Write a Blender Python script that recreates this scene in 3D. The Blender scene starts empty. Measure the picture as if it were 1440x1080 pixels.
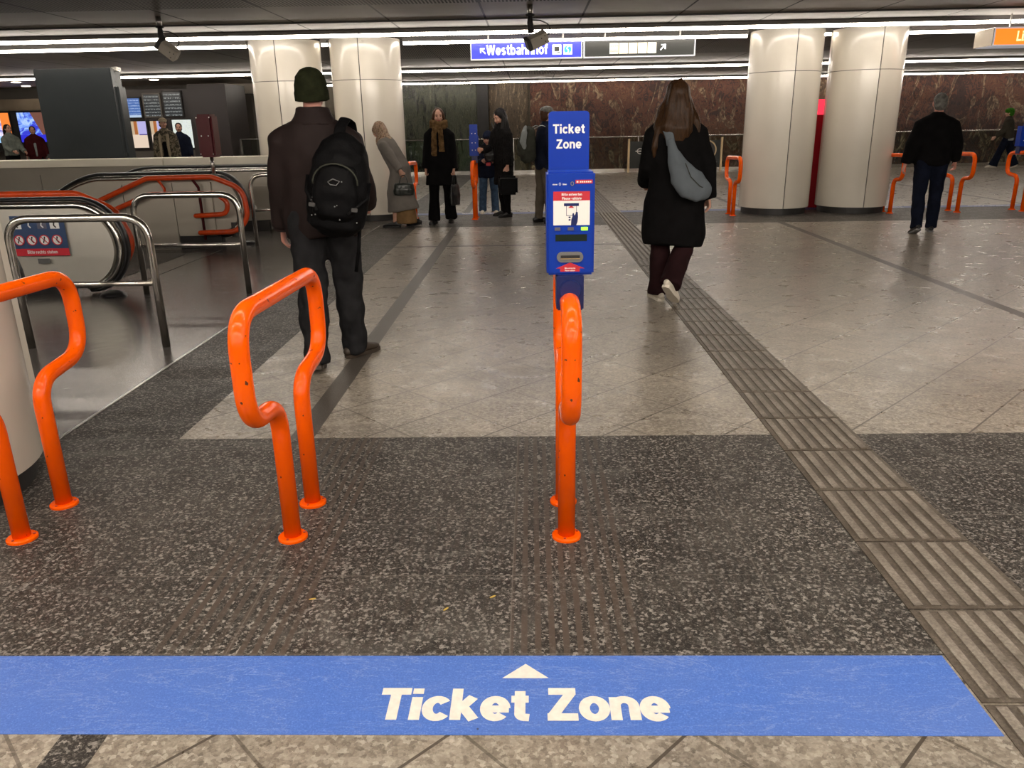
import bpy, bmesh, math, random
from math import sin, cos, pi, radians, sqrt, atan2
from mathutils import Vector, Matrix, noise
random.seed(7)
V = Vector
scn = bpy.context.scene
COL = scn.collection

# ---------------------------------------------------------------- materials
def newmat(name):
    m = bpy.data.materials.new(name); m.use_nodes = True
    nt = m.node_tree
    for n in list(nt.nodes): nt.nodes.remove(n)
    out = nt.nodes.new('ShaderNodeOutputMaterial')
    b = nt.nodes.new('ShaderNodeBsdfPrincipled')
    nt.links.new(b.outputs[0], out.inputs[0])
    return m, nt, b
def nd(nt, typ, **kw):
    n = nt.nodes.new(typ)
    for k, v in kw.items():
        if k.startswith('i_'):
            key = k[2:]
            n.inputs[int(key) if key.isdigit() else key.replace('_', ' ')].default_value = v
        else: setattr(n, k, v)
    return n
def mth(nt, op, a, b=None, c=None):
    n = nt.nodes.new('ShaderNodeMath'); n.operation = op
    for i, q in enumerate((a, b, c)):
        if q is None: continue
        if hasattr(q, 'is_linked') or hasattr(q, 'links'): nt.links.new(q, n.inputs[i])
        else: n.inputs[i].default_value = q
    return n.outputs[0]
def mixc(nt, fac, a, b, mode='MIX'):
    n = nt.nodes.new('ShaderNodeMix'); n.data_type = 'RGBA'; n.blend_type = mode
    for idx, q in ((0, fac), (6, a), (7, b)):
        if hasattr(q, 'links'): nt.links.new(q, n.inputs[idx])
        elif idx == 0: n.inputs[0].default_value = q
        else: n.inputs[idx].default_value = (*q[:3], 1)
    return n.outputs[2]
def ramp(nt, src, stops):
    n = nt.nodes.new('ShaderNodeValToRGB'); r = n.color_ramp
    while len(r.elements) < len(stops): r.elements.new(.5)
    for e, (p, c) in zip(r.elements, stops):
        e.position = p; e.color = (*c, 1) if len(c) == 3 else c
    nt.links.new(src, n.inputs[0]); return n.outputs[0]
def coords(nt, world=False, scale=(1, 1, 1), rot=0):
    if world: s = nt.nodes.new('ShaderNodeNewGeometry').outputs['Position']
    else: s = nt.nodes.new('ShaderNodeTexCoord').outputs['Object']
    m = nt.nodes.new('ShaderNodeMapping'); m.inputs['Scale'].default_value = scale
    m.inputs['Rotation'].default_value = (0, 0, rot)
    nt.links.new(s, m.inputs[0]); return m.outputs[0]
def noi(nt, vec, scale, detail=2, rough=.5, dist=0):
    n = nt.nodes.new('ShaderNodeTexNoise'); n.inputs['Scale'].default_value = scale
    n.inputs['Detail'].default_value = detail; n.inputs['Roughness'].default_value = rough
    n.inputs['Distortion'].default_value = dist
    nt.links.new(vec, n.inputs['Vector']); return n.outputs[0]
def bump(nt, b, h, strength=.3, dist=.005):
    n = nt.nodes.new('ShaderNodeBump'); n.inputs['Strength'].default_value = strength
    n.inputs['Distance'].default_value = dist
    nt.links.new(h, n.inputs['Height']); nt.links.new(n.outputs[0], b.inputs['Normal'])
def simple(name, col, rough=.5, metal=0, var=.12, nscale=6, bmp=0, bscale=60, spec=.5, coat=0, emit=0, ecol=None, world=False, sheen=0, scale=(1, 1, 1)):
    m, nt, b = newmat(name)
    v = coords(nt, world, scale)
    n = noi(nt, v, nscale, 4)
    c0 = tuple(x * (1 - var) for x in col); c1 = tuple(min(1, x * (1 + var)) for x in col)
    nt.links.new(ramp(nt, n, [(.3, c0), (.7, c1)]), b.inputs['Base Color'])
    b.inputs['Roughness'].default_value = rough; b.inputs['Metallic'].default_value = metal
    b.inputs['Specular IOR Level'].default_value = spec
    b.inputs['Coat Weight'].default_value = coat; b.inputs['Coat Roughness'].default_value = .08
    b.inputs['Sheen Weight'].default_value = sheen
    if bmp: bump(nt, b, noi(nt, v, bscale, 3), bmp, .004)
    if emit:
        b.inputs['Emission Color'].default_value = (*(ecol or col), 1); b.inputs['Emission Strength'].default_value = emit
    return m
M = {}
M['orange'] = simple('orange_enamel', (.92, .125, .004), .32, 0, .05, 3, coat=.6)
# chipped paint near the feet of the rails
def orange():
    m, nt, b = newmat('orange_enamel_rail')
    v = coords(nt)
    chips = mth(nt, 'GREATER_THAN', noi(nt, v, 38, 2, .6), .715)
    sep = nt.nodes.new('ShaderNodeSeparateXYZ'); nt.links.new(v, sep.inputs[0])
    base = ramp(nt, noi(nt, v, 3, 3), [(.3, (.90, .100, .0005)), (.7, (1.0, .122, .0005))])
    c = mixc(nt, chips, base, (.12, .03, .01))
    nt.links.new(c, b.inputs['Base Color'])
    b.inputs['Roughness'].default_value = .19; b.inputs['Specular IOR Level'].default_value = .26
    return m
M['orange'] = orange()
M['orange_dull'] = simple('orange_dull_paint', (.50, .050, .006), .3, 0, .2, 12, spec=.4)
M['steel'] = simple('brushed_steel', (.46, .44, .42), .28, 1, .08, 4, scale=(1, 30, 30))
M['steel_bright'] = simple('polished_steel', (.66, .63, .58), .2, 1, .06, 4)
M['steel_panel'] = simple('matt_steel_panel', (.68, .65, .58), .34, .45, .05, 3, scale=(1, 8, 1))
M['cream'] = simple('cream_enamel_cladding', (.70, .65, .56), .27, 0, .04, 1.2, coat=.35)
M['cream_cap'] = simple('cream_parapet_cap', (.78, .73, .62), .35, 0, .05, 2)
M['cladding'] = simple('grey_beige_cladding', (.36, .33, .28), .35, .2, .07, 1.5)
M['black'] = simple('black_rubber', (.012, .012, .013), .32, 0, .2, 8)
M['blackmat'] = simple('black_matt', (.014, .013, .013), .7, 0, .2, 8)
M['darkbase'] = simple('dark_plinth', (.035, .033, .032), .5, 0, .2, 8)
M['blue'] = simple('validator_blue_enamel', (.003, .035, .33), .36, 0, .05, 4, spec=.3)
M['darkblue'] = simple('dark_blue_bracket', (.006, .015, .10), .4, 0, .1, 6)
M['white'] = simple('white_print', (.82, .80, .76), .5, 0, .03, 8)
M['floorwhite'] = simple('worn_white_floor_paint', (.80, .76, .68), .5, 0, .07, 60, world=True)
M['red'] = simple('red_print', (.52, .02, .035), .45, 0, .08, 8)
M['green_led'] = simple('green_indicator', (.3, .9, .05), .4, 0, 0, 4, emit=1.3, ecol=(.25, 1, .04))
M['greyled'] = simple('grey_indicator', (.10, .10, .14), .4)
M['lcd'] = simple('dark_display', (.012, .022, .016), .15)
M['slot'] = simple('grey_slot_plate', (.18, .18, .18), .4, .3)
M['brass'] = simple('worn_brass', (.55, .42, .25), .4, .8)
M['redbox'] = simple('dark_red_enamel', (.075, .002, .006), .4, 0, .08, 6, spec=.25)
M['totem_red'] = simple('red_glossy_panel', (.42, .01, .025), .3, 0, .08, 6, coat=.3)
M['totem_lit'] = simple('lit_red_panel', (.9, .05, .09), .4, emit=.9, ecol=(1, .045, .09), var=0)
M['darkmetal'] = simple('dark_grey_sheet_metal', (.050, .058, .062), .24, .35, .15, 1.1)
M['bronze'] = simple('bronze_fascia', (.30, .24, .17), .33, .8, .15, 2)
M['shopwall'] = simple('grey_brown_wall', (.10, .088, .075), .55, 0, .12, 1.2, world=True)
M['shopdark'] = simple('dark_brown_panel', (.030, .022, .022), .45, 0, .2, 1.0, world=True)
M['camgrey'] = simple('grey_camera_shell', (.30, .27, .23), .45, 0, .06, 8)
M['tube_light'] = simple('tube_light', (1, .97, .92), .4, emit=25, ecol=(1, .90, .785), var=0)
M['tube_light_added'] = simple('tube_light_boost', (1, .97, .92), .4, emit=45, ecol=(1, .90, .785), var=0)  # stronger glow, only for the lines added near the viewpoint
M['lampbody'] = simple('lamp_housing_grey', (.16, .15, .14), .5, 0, .05, 4)
M['downlight'] = simple('downlight_glow', (1, .95, .85), .4, emit=9, ecol=(1, .88, .7), var=0)
M['shopceil'] = simple('warm_white_ceiling', (.55, .50, .43), .5, 0, .05, 2, world=True)
M['signblue'] = simple('backlit_blue', (.02, .03, .5), .3, emit=.8, ecol=(.02, .035, .72), var=0)
M['signwhite'] = simple('backlit_white', (.9, .9, .9), .3, emit=1.1, ecol=(.95, .97, 1), var=0)
M['signcream'] = simple('backlit_cream', (.9, .85, .7), .3, emit=.8, ecol=(1, .92, .68), var=0)
M['signcyan'] = simple('backlit_cyan', (.02, .35, .8), .3, emit=.75, ecol=(.01, .27, .75), var=0)
M['signblack'] = simple('sign_black', (.012, .016, .013), .3)
M['signframe'] = simple('sign_frame_white', (.72, .72, .74), .35, .1, .04, 4, emit=.25, ecol=(.8, .8, .9))
M['signorange'] = simple('backlit_orange', (1, .25, .03), .3, emit=.95, ecol=(1, .22, .02), var=.1, nscale=1.5)
M['signyellow'] = simple('backlit_pale_yellow', (1, .9, .5), .3, emit=1.1, ecol=(1, .85, .4), var=0)
M['skin'] = simple('skin', (.50, .27, .19), .5, 0, .08, 12, bmp=.05, bscale=90)
M['skinpink'] = simple('skin_pink', (.55, .25, .19), .5, 0, .12, 12)
M['lip'] = simple('lip', (.33, .07, .06), .4)
M['eye'] = simple('eye', (.02, .015, .012), .15)
def cloth(name, col, var=.15, sc=9, rough=.85, bmp=.25, bscale=55, sheen=0):
    return simple(name, col, rough, 0, var, sc, bmp, bscale, spec=.07, sheen=sheen)
M['c_brown'] = cloth('dark_brown_jacket_cloth', (.019, .013, .0125), .2, 5, .62, .2, 14)
M['c_jeans'] = cloth('charcoal_denim', (.017, .017, .0185), .25, 14)
M['c_darkblue'] = cloth('dark_blue_denim', (.006, .008, .017), .3, 12)
M['c_black'] = cloth('black_wool', (.0045, .0042, .0045), .3, 10, .95)
M['c_blackfur'] = cloth('black_fluffy_wool', (.008, .0075, .0075), .5, 40, .9, .8, 60)
M['c_olive'] = cloth('olive_knit', (.013, .015, .007), .3, 30, .95, .5, 120)
M['c_grey'] = cloth('warm_grey_coat_cloth', (.155, .14, .125), .15, 6, .7)
M['c_tan'] = cloth('tan_skirt_cloth', (.20, .12, .055), .2, 10)
M['c_mustard'] = cloth('brown_mustard_scarf', (.10, .058, .025), .5, 22, .95, .6, 70)
M['c_maroon'] = cloth('dark_maroon_trousers', (.018, .007, .008), .25, 8)
M['c_bag'] = cloth('slate_grey_sling_fabric', (.10, .115, .13), .08, 8, .7, .1, 30)
M['c_khaki'] = cloth('khaki_trousers', (.10, .082, .062), .2, 9)
M['c_navy'] = cloth('navy_jacket_cloth', (.010, .013, .026), .25, 8)
M['c_pack'] = cloth('black_ripstop', (.0035, .0035, .004), .3, 14, .6, .35, 90)
M['c_packolive'] = cloth('grey_olive_backpack_cloth', (.040, .042, .034), .2, 12)
M['c_lightblue'] = cloth('washed_blue_denim', (.05, .085, .14), .3, 14)
M['c_green'] = cloth('bright_green_knit', (.035, .14, .012), .4, 24)
M['c_olivejacket'] = cloth('brown_olive_jacket', (.045, .040, .030), .2, 8)
M['c_greyknit'] = cloth('grey_green_knit', (.16, .18, .16), .2, 14)
M['c_darkred'] = cloth('dark_red_cloth', (.05, .008, .010), .2, 8)
M['c_fleece'] = cloth('cream_fleece', (.36, .30, .21), .15, 40, .95, .5, 90)
M['c_palegrey'] = cloth('pale_grey_fabric', (.25, .27, .27), .2, 12)
M['hair_black'] = simple('black_hair', (.008, .007, .007), .4, 0, .4, 30, .5, 60, spec=.16, scale=(6, 6, .6))
M['hair_brown'] = simple('brown_hair', (.055, .024, .012), .42, 0, .4, 30, .5, 60, spec=.16, scale=(6, 6, .6))
M['hair_auburn'] = simple('auburn_hair', (.034, .0155, .006), .4, 0, .5, 22, .6, 50, spec=.16, scale=(6, 6, .6))
M['hair_grey'] = simple('grey_hair', (.10, .095, .085), .6, 0, .6, 24, .5, 60)
M['shoe_white'] = simple('off_white_shoe', (.60, .55, .46), .5, 0, .1, 14)
M['shoe_brown'] = simple('brown_leather_shoe', (.045, .032, .022), .5, 0, .2, 20, .2, 40)
M['shoe_black'] = simple('black_leather', (.006, .006, .006), .4, 0, .2, 20)
M['bag_green'] = simple('dark_green_leather', (.010, .014, .011), .3, 0, .3, 8)
M['litter'] = simple('yellow_leaf', (.55, .38, .08), .6, 0, .2, 30)

def m_headscarf():
    m, nt, b = newmat('patterned_headscarf'); v = coords(nt)
    n = noi(nt, v, 13, 3, .65, 2.0)
    c = ramp(nt, n, [(.38, (.07, .02, .015)), (.44, (.40, .28, .16)), (.49, (.10, .05, .03)), (.52, (.52, .42, .30)), (.56, (.20, .05, .04)), (.62, (.42, .33, .2))])
    nt.links.new(c, b.inputs['Base Color']); b.inputs['Roughness'].default_value = .6; return m
M['headscarf'] = m_headscarf()
def m_camo():
    m, nt, b = newmat('camouflage_cloth'); v = coords(nt)
    n = noi(nt, v, 14, 2, .5, .6)
    c = ramp(nt, n, [(.40, (.035, .03, .018)), (.47, (.14, .11, .07)), (.55, (.24, .20, .14)), (.60, (.06, .055, .03))])
    c.node.color_ramp.interpolation = 'CONSTANT'
    nt.links.new(c, b.inputs['Base Color']); b.inputs['Roughness'].default_value = .8; return m
M['camo'] = m_camo()

def m_granite(name, pu, pv, dark=False, ribs=False, joint=.0042, stripe_only=False):
    """speckled granite slabs; joints of a 45 degree grid, phases pu / pv, 0.4 m pitch"""
    m, nt, b = newmat(name)
    P = nt.nodes.new('ShaderNodeNewGeometry').outputs['Position']
    sep = nt.nodes.new('ShaderNodeSeparateXYZ'); nt.links.new(P, sep.inputs[0])
    x, y = sep.outputs[0], sep.outputs[1]
    sp = noi(nt, P, 170, 3, .75)
    sp2 = noi(nt, P, 60, 3, .6)
    big = noi(nt, P, 1.3, 4, .6)
    def flecks(scale):
        vo = nt.nodes.new('ShaderNodeTexVoronoi'); vo.inputs['Scale'].default_value = scale
        wp = nt.nodes.new('ShaderNodeVectorMath'); wp.operation = 'ADD'; nt.links.new(P, wp.inputs[0])
        nn = nt.nodes.new('ShaderNodeTexNoise'); nn.inputs['Scale'].default_value = scale * 1.3; nt.links.new(P, nn.inputs['Vector'])
        sc = nt.nodes.new('ShaderNodeVectorMath'); sc.operation = 'SCALE'; sc.inputs[3].default_value = 1.2 / scale; nt.links.new(nn.outputs['Color'], sc.inputs[0])
        nt.links.new(sc.outputs[0], wp.inputs[1]); nt.links.new(wp.outputs[0], vo.inputs['Vector'])
        s3 = nt.nodes.new('ShaderNodeSeparateColor'); nt.links.new(vo.outputs['Color'], s3.inputs[0]); return s3.outputs[0]
    fa = flecks(120 if dark else 88); fb = flecks(260 if dark else 180)
    if dark:
        c = ramp(nt, fa, [(.0, (.012, .0105, .0095)), (.50, (.028, .025, .0225)), (.72, (.045, .041, .037)), (.79, (.14, .132, .12)), (.90, (.40, .38, .355))])
        c2 = ramp(nt, fb, [(.0, (.011, .010, .009)), (.60, (.032, .029, .026)), (.85, (.14, .13, .118)), (1, (.36, .34, .31))])
        c = mixc(nt, .42, c, c2)
        c = mixc(nt, 1, c, ramp(nt, sp2, [(.3, (.65, .65, .65)), (.7, (1.35, 1.35, 1.35))]), 'MULTIPLY')
    else:
        c = ramp(nt, fa, [(.0, (.11, .094, .077)), (.3, (.215, .187, .153)), (.6, (.33, .293, .243)), (.85, (.44, .40, .343)), (1, (.60, .56, .50))])
        c2 = ramp(nt, fb, [(.0, (.19, .165, .137)), (.5, (.285, .25, .208)), (1, (.42, .38, .32))])
        c = mixc(nt, .45, c, c2)
        c = mixc(nt, 1, c, ramp(nt, sp2, [(.3, (.92, .92, .92)), (.7, (1.06, 1.06, 1.06))]), 'MULTIPLY')
    # wandering wear and stains
    st = ramp(nt, big, [(.35, (.78, .77, .76)), (.62, (1.08, 1.06, 1.02))])
    c = mixc(nt, 1, c, st, 'MULTIPLY')
    vein = ramp(nt, noi(nt, coords(nt, True, (.6, 1.7, 1), .5), 1.3, 1.5, .5, .8), [(.47, (0, 0, 0)), (.5, (1, 1, 1)), (.52, (0, 0, 0))])
    c = mixc(nt, mth(nt, 'MULTIPLY', vein, .20 if not dark else .08), c, (.62, .56, .47) if not dark else (.25, .23, .2))
    scr = ramp(nt, noi(nt, coords(nt, True, (.5, 2.2, 1), .8), .9, 1.5, .5, .7), [(.485, (0, 0, 0)), (.497, (1, 1, 1)), (.505, (0, 0, 0))])
    c = mixc(nt, mth(nt, 'MULTIPLY', scr, .22), c, (.06, .05, .045) if not dark else (.20, .19, .17))
    if ribs:
        s = mth(nt, 'GREATER_THAN', mth(nt, 'SINE', mth(nt, 'MULTIPLY', x, 2 * pi / .040)), .15)
        def win(a, bb):
            return mth(nt, 'MULTIPLY', mth(nt, 'GREATER_THAN', x, a), mth(nt, 'LESS_THAN', x, bb))
        w = mth(nt, 'ADD', win(-.07, .30), win(-1.10, -.70))
        w = mth(nt, 'ADD', mth(nt, 'MULTIPLY', w, .75), .20)
        w = mth(nt, 'MULTIPLY', w, ramp(nt, noi(nt, P, 4, 3), [(.3, (.4, .4, .4)), (.6, (1, 1, 1))]))
        c = mixc(nt, mth(nt, 'MULTIPLY', s, w), c, (.082, .063, .050))
        # slab joints parallel to the band
        jy = mth(nt, 'LESS_THAN', mth(nt, 'ABSOLUTE', mth(nt, 'SUBTRACT', mth(nt, 'FRACT', mth(nt, 'DIVIDE', mth(nt, 'SUBTRACT', y, 2.022), .4)), .5)), .0055)
        jx = mth(nt, 'LESS_THAN', mth(nt, 'ABSOLUTE', mth(nt, 'SUBTRACT', mth(nt, 'FRACT', mth(nt, 'DIVIDE', mth(nt, 'ADD', x, .47), .8)), .5)), .0025)
        c = mixc(nt, mth(nt, 'MULTIPLY', mth(nt, 'MAXIMUM', jy, jx), .55), c, (.17, .15, .13))
    elif not stripe_only:
        u = mth(nt, 'MULTIPLY', mth(nt, 'SUBTRACT', x, y), .70710678)
        vv = mth(nt, 'MULTIPLY', mth(nt, 'ADD', x, y), .70710678)
        def jl(q, ph, pitch=.4):
            f = mth(nt, 'FRACT', mth(nt, 'DIVIDE', mth(nt, 'SUBTRACT', q, ph - pitch / 2 - 40 * pitch), pitch))
            return mth(nt, 'LESS_THAN', mth(nt, 'ABSOLUTE', mth(nt, 'SUBTRACT', f, .5)), joint / pitch)
        j = mth(nt, 'MAXIMUM', jl(u, pu, .4025), mth(nt, 'MULTIPLY', jl(vv, pv), .7))
        c = mixc(nt, mth(nt, 'MULTIPLY', j, .9), c, (.06, .048, .036))
    nt.links.new(c, b.inputs['Base Color'])
    r = ramp(nt, noi(nt, P, 7, 4), [(.3, (.25, .25, .25)), (.7, (.36, .36, .36))] if not dark else [(.3, (.42,) * 3), (.7, (.55,) * 3)])
    nt.links.new(r, b.inputs['Roughness'])
    b.inputs['Specular IOR Level'].default_value = .55 if not dark else .3
    return m
M['granite'] = m_granite('light_granite_slabs', -.981, 2.016)
M['granite_near'] = m_granite('light_granite_slabs_front', -.820, 1.352)
M['granite_dark'] = m_granite('dark_granite_band', 0, 0, True, True)
M['granite_strip'] = m_granite('dark_granite_strip', 0, 0, True, False, stripe_only=True)
def m_strip():
    m, nt, b = newmat('brown_granite_inlay'); P = coords(nt, True)
    c = ramp(nt, noi(nt, P, 150, 3, .7), [(.35, (.045, .038, .032)), (.6, (.10, .086, .072)), (.72, (.26, .23, .2))])
    nt.links.new(c, b.inputs['Base Color']); b.inputs['Roughness'].default_value = .42; return m
M['inlay'] = m_strip()
def m_escfloor():
    m, nt, b = newmat('brushed_escalator_floor_plates'); P = nt.nodes.new('ShaderNodeNewGeometry').outputs['Position']
    v = coords(nt, True, (1, 1, 1), radians(-40)); mp = nt.nodes.new('ShaderNodeMapping'); mp.inputs['Scale'].default_value = (1.2, 40, 1); nt.links.new(v, mp.inputs[0])
    n = noi(nt, mp.outputs[0], 3, 4, .6)
    c = ramp(nt, n, [(.3, (.085, .078, .074)), (.7, (.145, .134, .126))])
    sep = nt.nodes.new('ShaderNodeSeparateXYZ'); nt.links.new(P, sep.inputs[0])
    j = None
    for yy in (4.605, 5.22, 6.26, 8.2, 9.45):
        q = mth(nt, 'LESS_THAN', mth(nt, 'ABSOLUTE', mth(nt, 'SUBTRACT', sep.outputs[1], yy)), .007)
        j = q if j is None else mth(nt, 'MAXIMUM', j, q)
    c = mixc(nt, j, c, (.03, .027, .025))
    nt.links.new(c, b.inputs['Base Color']); b.inputs['Metallic'].default_value = .35
    nt.links.new(ramp(nt, n, [(.3, (.17,) * 3), (.7, (.28,) * 3)]), b.inputs['Roughness'])
    bump(nt, b, n, .08, .002); return m
M['escfloor'] = m_escfloor()
def m_guide():
    m, nt, b = newmat('guidance_tile_concrete'); P = coords(nt, True)
    c = ramp(nt, noi(nt, P, 120, 4, .7), [(.3, (.070, .056, .043)), (.55, (.125, .102, .080)), (.75, (.19, .16, .13))])
    d = ramp(nt, noi(nt, P, 9, 4, .6), [(.35, (.65, .63, .6)), (.6, (1.05, 1.05, 1.05))])
    c = mixc(nt, 1, c, d, 'MULTIPLY')
    nt.links.new(c, b.inputs['Base Color']); b.inputs['Roughness'].default_value = .5; return m
M['guide'] = m_guide()
def m_rib():
    m, nt, b = newmat('guidance_tile_ribs'); P = coords(nt, True)
    c = ramp(nt, noi(nt, P, 100, 4, .7), [(.3, (.15, .128, .105)), (.55, (.26, .228, .19)), (.75, (.36, .325, .28))])
    d = ramp(nt, noi(nt, P, 7, 4, .6), [(.35, (.62, .6, .58)), (.6, (1.05, 1.05, 1.05))])
    c = mixc(nt, 1, c, d, 'MULTIPLY')
    nt.links.new(c, b.inputs['Base Color']); b.inputs['Roughness'].default_value = .5; return m
M['rib'] = m_rib()
def m_bluepaint():
    m, nt, b = newmat('worn_blue_floor_paint'); P = coords(nt, True)
    c = ramp(nt, noi(nt, P, 210, 3, .7), [(.35, (.048, .135, .50)), (.6, (.075, .185, .60)), (.74, (.20, .32, .74))])
    c = mixc(nt, ramp(nt, noi(nt, P, 3, 4), [(.4, (0, 0, 0)), (.75, (.35, .35, .35))]), c, (.12, .20, .50))
    s1 = ramp(nt, noi(nt, coords(nt, True, (1.5, 7, 1), .75), 1.6, 6, .65, .6), [(.492, (0, 0, 0)), (.5, (1, 1, 1)), (.508, (0, 0, 0))])
    s2 = ramp(nt, noi(nt, coords(nt, True, (1.5, 7, 1), -.6), 1.6, 6, .65, .6), [(.494, (0, 0, 0)), (.5, (1, 1, 1)), (.506, (0, 0, 0))])
    c = mixc(nt, mth(nt, 'MULTIPLY', mth(nt, 'MAXIMUM', s1, s2), .28), c, (.42, .50, .75))
    spot = mth(nt, 'GREATER_THAN', noi(nt, P, 16, 1), .79)
    c = mixc(nt, spot, c, (.04, .06, .16))
    nt.links.new(c, b.inputs['Base Color']); b.inputs['Roughness'].default_value = .5
    bump(nt, b, noi(nt, P, 210, 3), .08, .002); return m
M['bluepaint'] = m_bluepaint()
M['bluepaint_far'] = simple('blue_floor_paint', (.07, .11, .30), .4, 0, .1, 20, world=True)
def m_ceil(name, slats):
    m, nt, b = newmat(name); P = nt.nodes.new('ShaderNodeNewGeometry').outputs['Position']
    sep = nt.nodes.new('ShaderNodeSeparateXYZ'); nt.links.new(P, sep.inputs[0]); x = sep.outputs[0]
    seam = mth(nt, 'LESS_THAN', mth(nt, 'ABSOLUTE', mth(nt, 'SUBTRACT', mth(nt, 'FRACT', mth(nt, 'DIVIDE', mth(nt, 'ADD', x, .555 + .62 + 20 * 1.24), 1.24)), .5)), .011)
    n = noi(nt, P, 1.2, 3)
    base = ramp(nt, n, [(.3, (.24, .22, .20)), (.7, (.31, .29, .265))])
    if slats:
        s = mth(nt, 'GREATER_THAN', mth(nt, 'SINE', mth(nt, 'MULTIPLY', x, 2 * pi / .042)), -.1)
        base = mixc(nt, s, base, (.022, .019, .018))
    base = mixc(nt, seam, base, (.02, .018, .017))
    nt.links.new(base, b.inputs['Base Color']); b.inputs['Metallic'].default_value = 0
    b.inputs['Specular IOR Level'].default_value = .04; b.inputs['Roughness'].default_value = .5; return m
M['ceil'] = m_ceil('ceiling_metal_panels', False); M['ceilslat'] = m_ceil('ceiling_slatted_panels', True)
def m_relief(name, stops, sc=1.2, streak=False, rough=.5):
    m, nt, b = newmat(name)
    P = coords(nt, True, (1, 1, 1))
    a = noi(nt, coords(nt, True, (1.1, 1, .8) if not streak else (3.2, 1, .8)), sc, 3, .5, 2.6)
    f = noi(nt, coords(nt, True, (1, 1, 1) if not streak else (4, 1, 1)), sc * 6, 6, .72, 2.2)
    h = mth(nt, 'ADD', mth(nt, 'MULTIPLY', a, .55), mth(nt, 'MULTIPLY', f, .45))
    c = ramp(nt, h, stops); nt.links.new(c, b.inputs['Base Color'])
    b.inputs['Roughness'].default_value = rough; bump(nt, b, f, .5, .06); return m
def m_mural():
    m, nt, b = newmat('red_brown_relief_mural'); P = coords(nt, True)
    big = noi(nt, coords(nt, True, (.55, 1, .9)), .55, 3, .55, 1.6)
    fine = noi(nt, coords(nt, True, (1.2, 1, .8), 0), 3.2, 7, .75, 3.5)
    fig = noi(nt, coords(nt, True, (1.1, 1, .55)), .8, 2, .4, 4.5)
    c = ramp(nt, mth(nt, 'ADD', mth(nt, 'MULTIPLY', big, .45), mth(nt, 'MULTIPLY', fine, .55)), [(.37, (.006, .004, .004)), (.43, (.045, .013, .008)), (.465, (.012, .008, .007)), (.50, (.13, .036, .016)), (.53, (.028, .018, .012)), (.565, (.17, .062, .027)), (.60, (.04, .028, .019)), (.65, (.28, .17, .10))])
    mask = ramp(nt, fig, [(.55, (0, 0, 0)), (.59, (1, 1, 1)), (.66, (.3, .3, .3))])
    strk = ramp(nt, fine, [(.42, (.05, .03, .018)), (.5, (.16, .115, .065)), (.6, (.36, .28, .17))])
    c = mixc(nt, mth(nt, 'MULTIPLY', mask, .8), c, strk)
    nt.links.new(c, b.inputs['Base Color']); b.inputs['Roughness'].default_value = .5; bump(nt, b, fine, .7, .08); return m
M['mural'] = m_mural()
M['trunk'] = m_relief('brown_stone_relief', [(.40, (.012, .008, .005)), (.46, (.085, .056, .030)), (.52, (.035, .024, .014)), (.60, (.19, .14, .08))], 1.6, True)
M['olivestone'] = m_relief('olive_stone_wall', [(.36, (.030, .025, .016)), (.48, (.075, .062, .040)), (.56, (.045, .038, .026)), (.66, (.13, .11, .075))], 3, True)
M['greenstone'] = m_relief('dark_green_marble', [(.40, (.006, .007, .004)), (.46, (.020, .023, .012)), (.52, (.045, .050, .028)), (.57, (.014, .016, .009)), (.64, (.08, .088, .05))], .8, True, .12)
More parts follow.
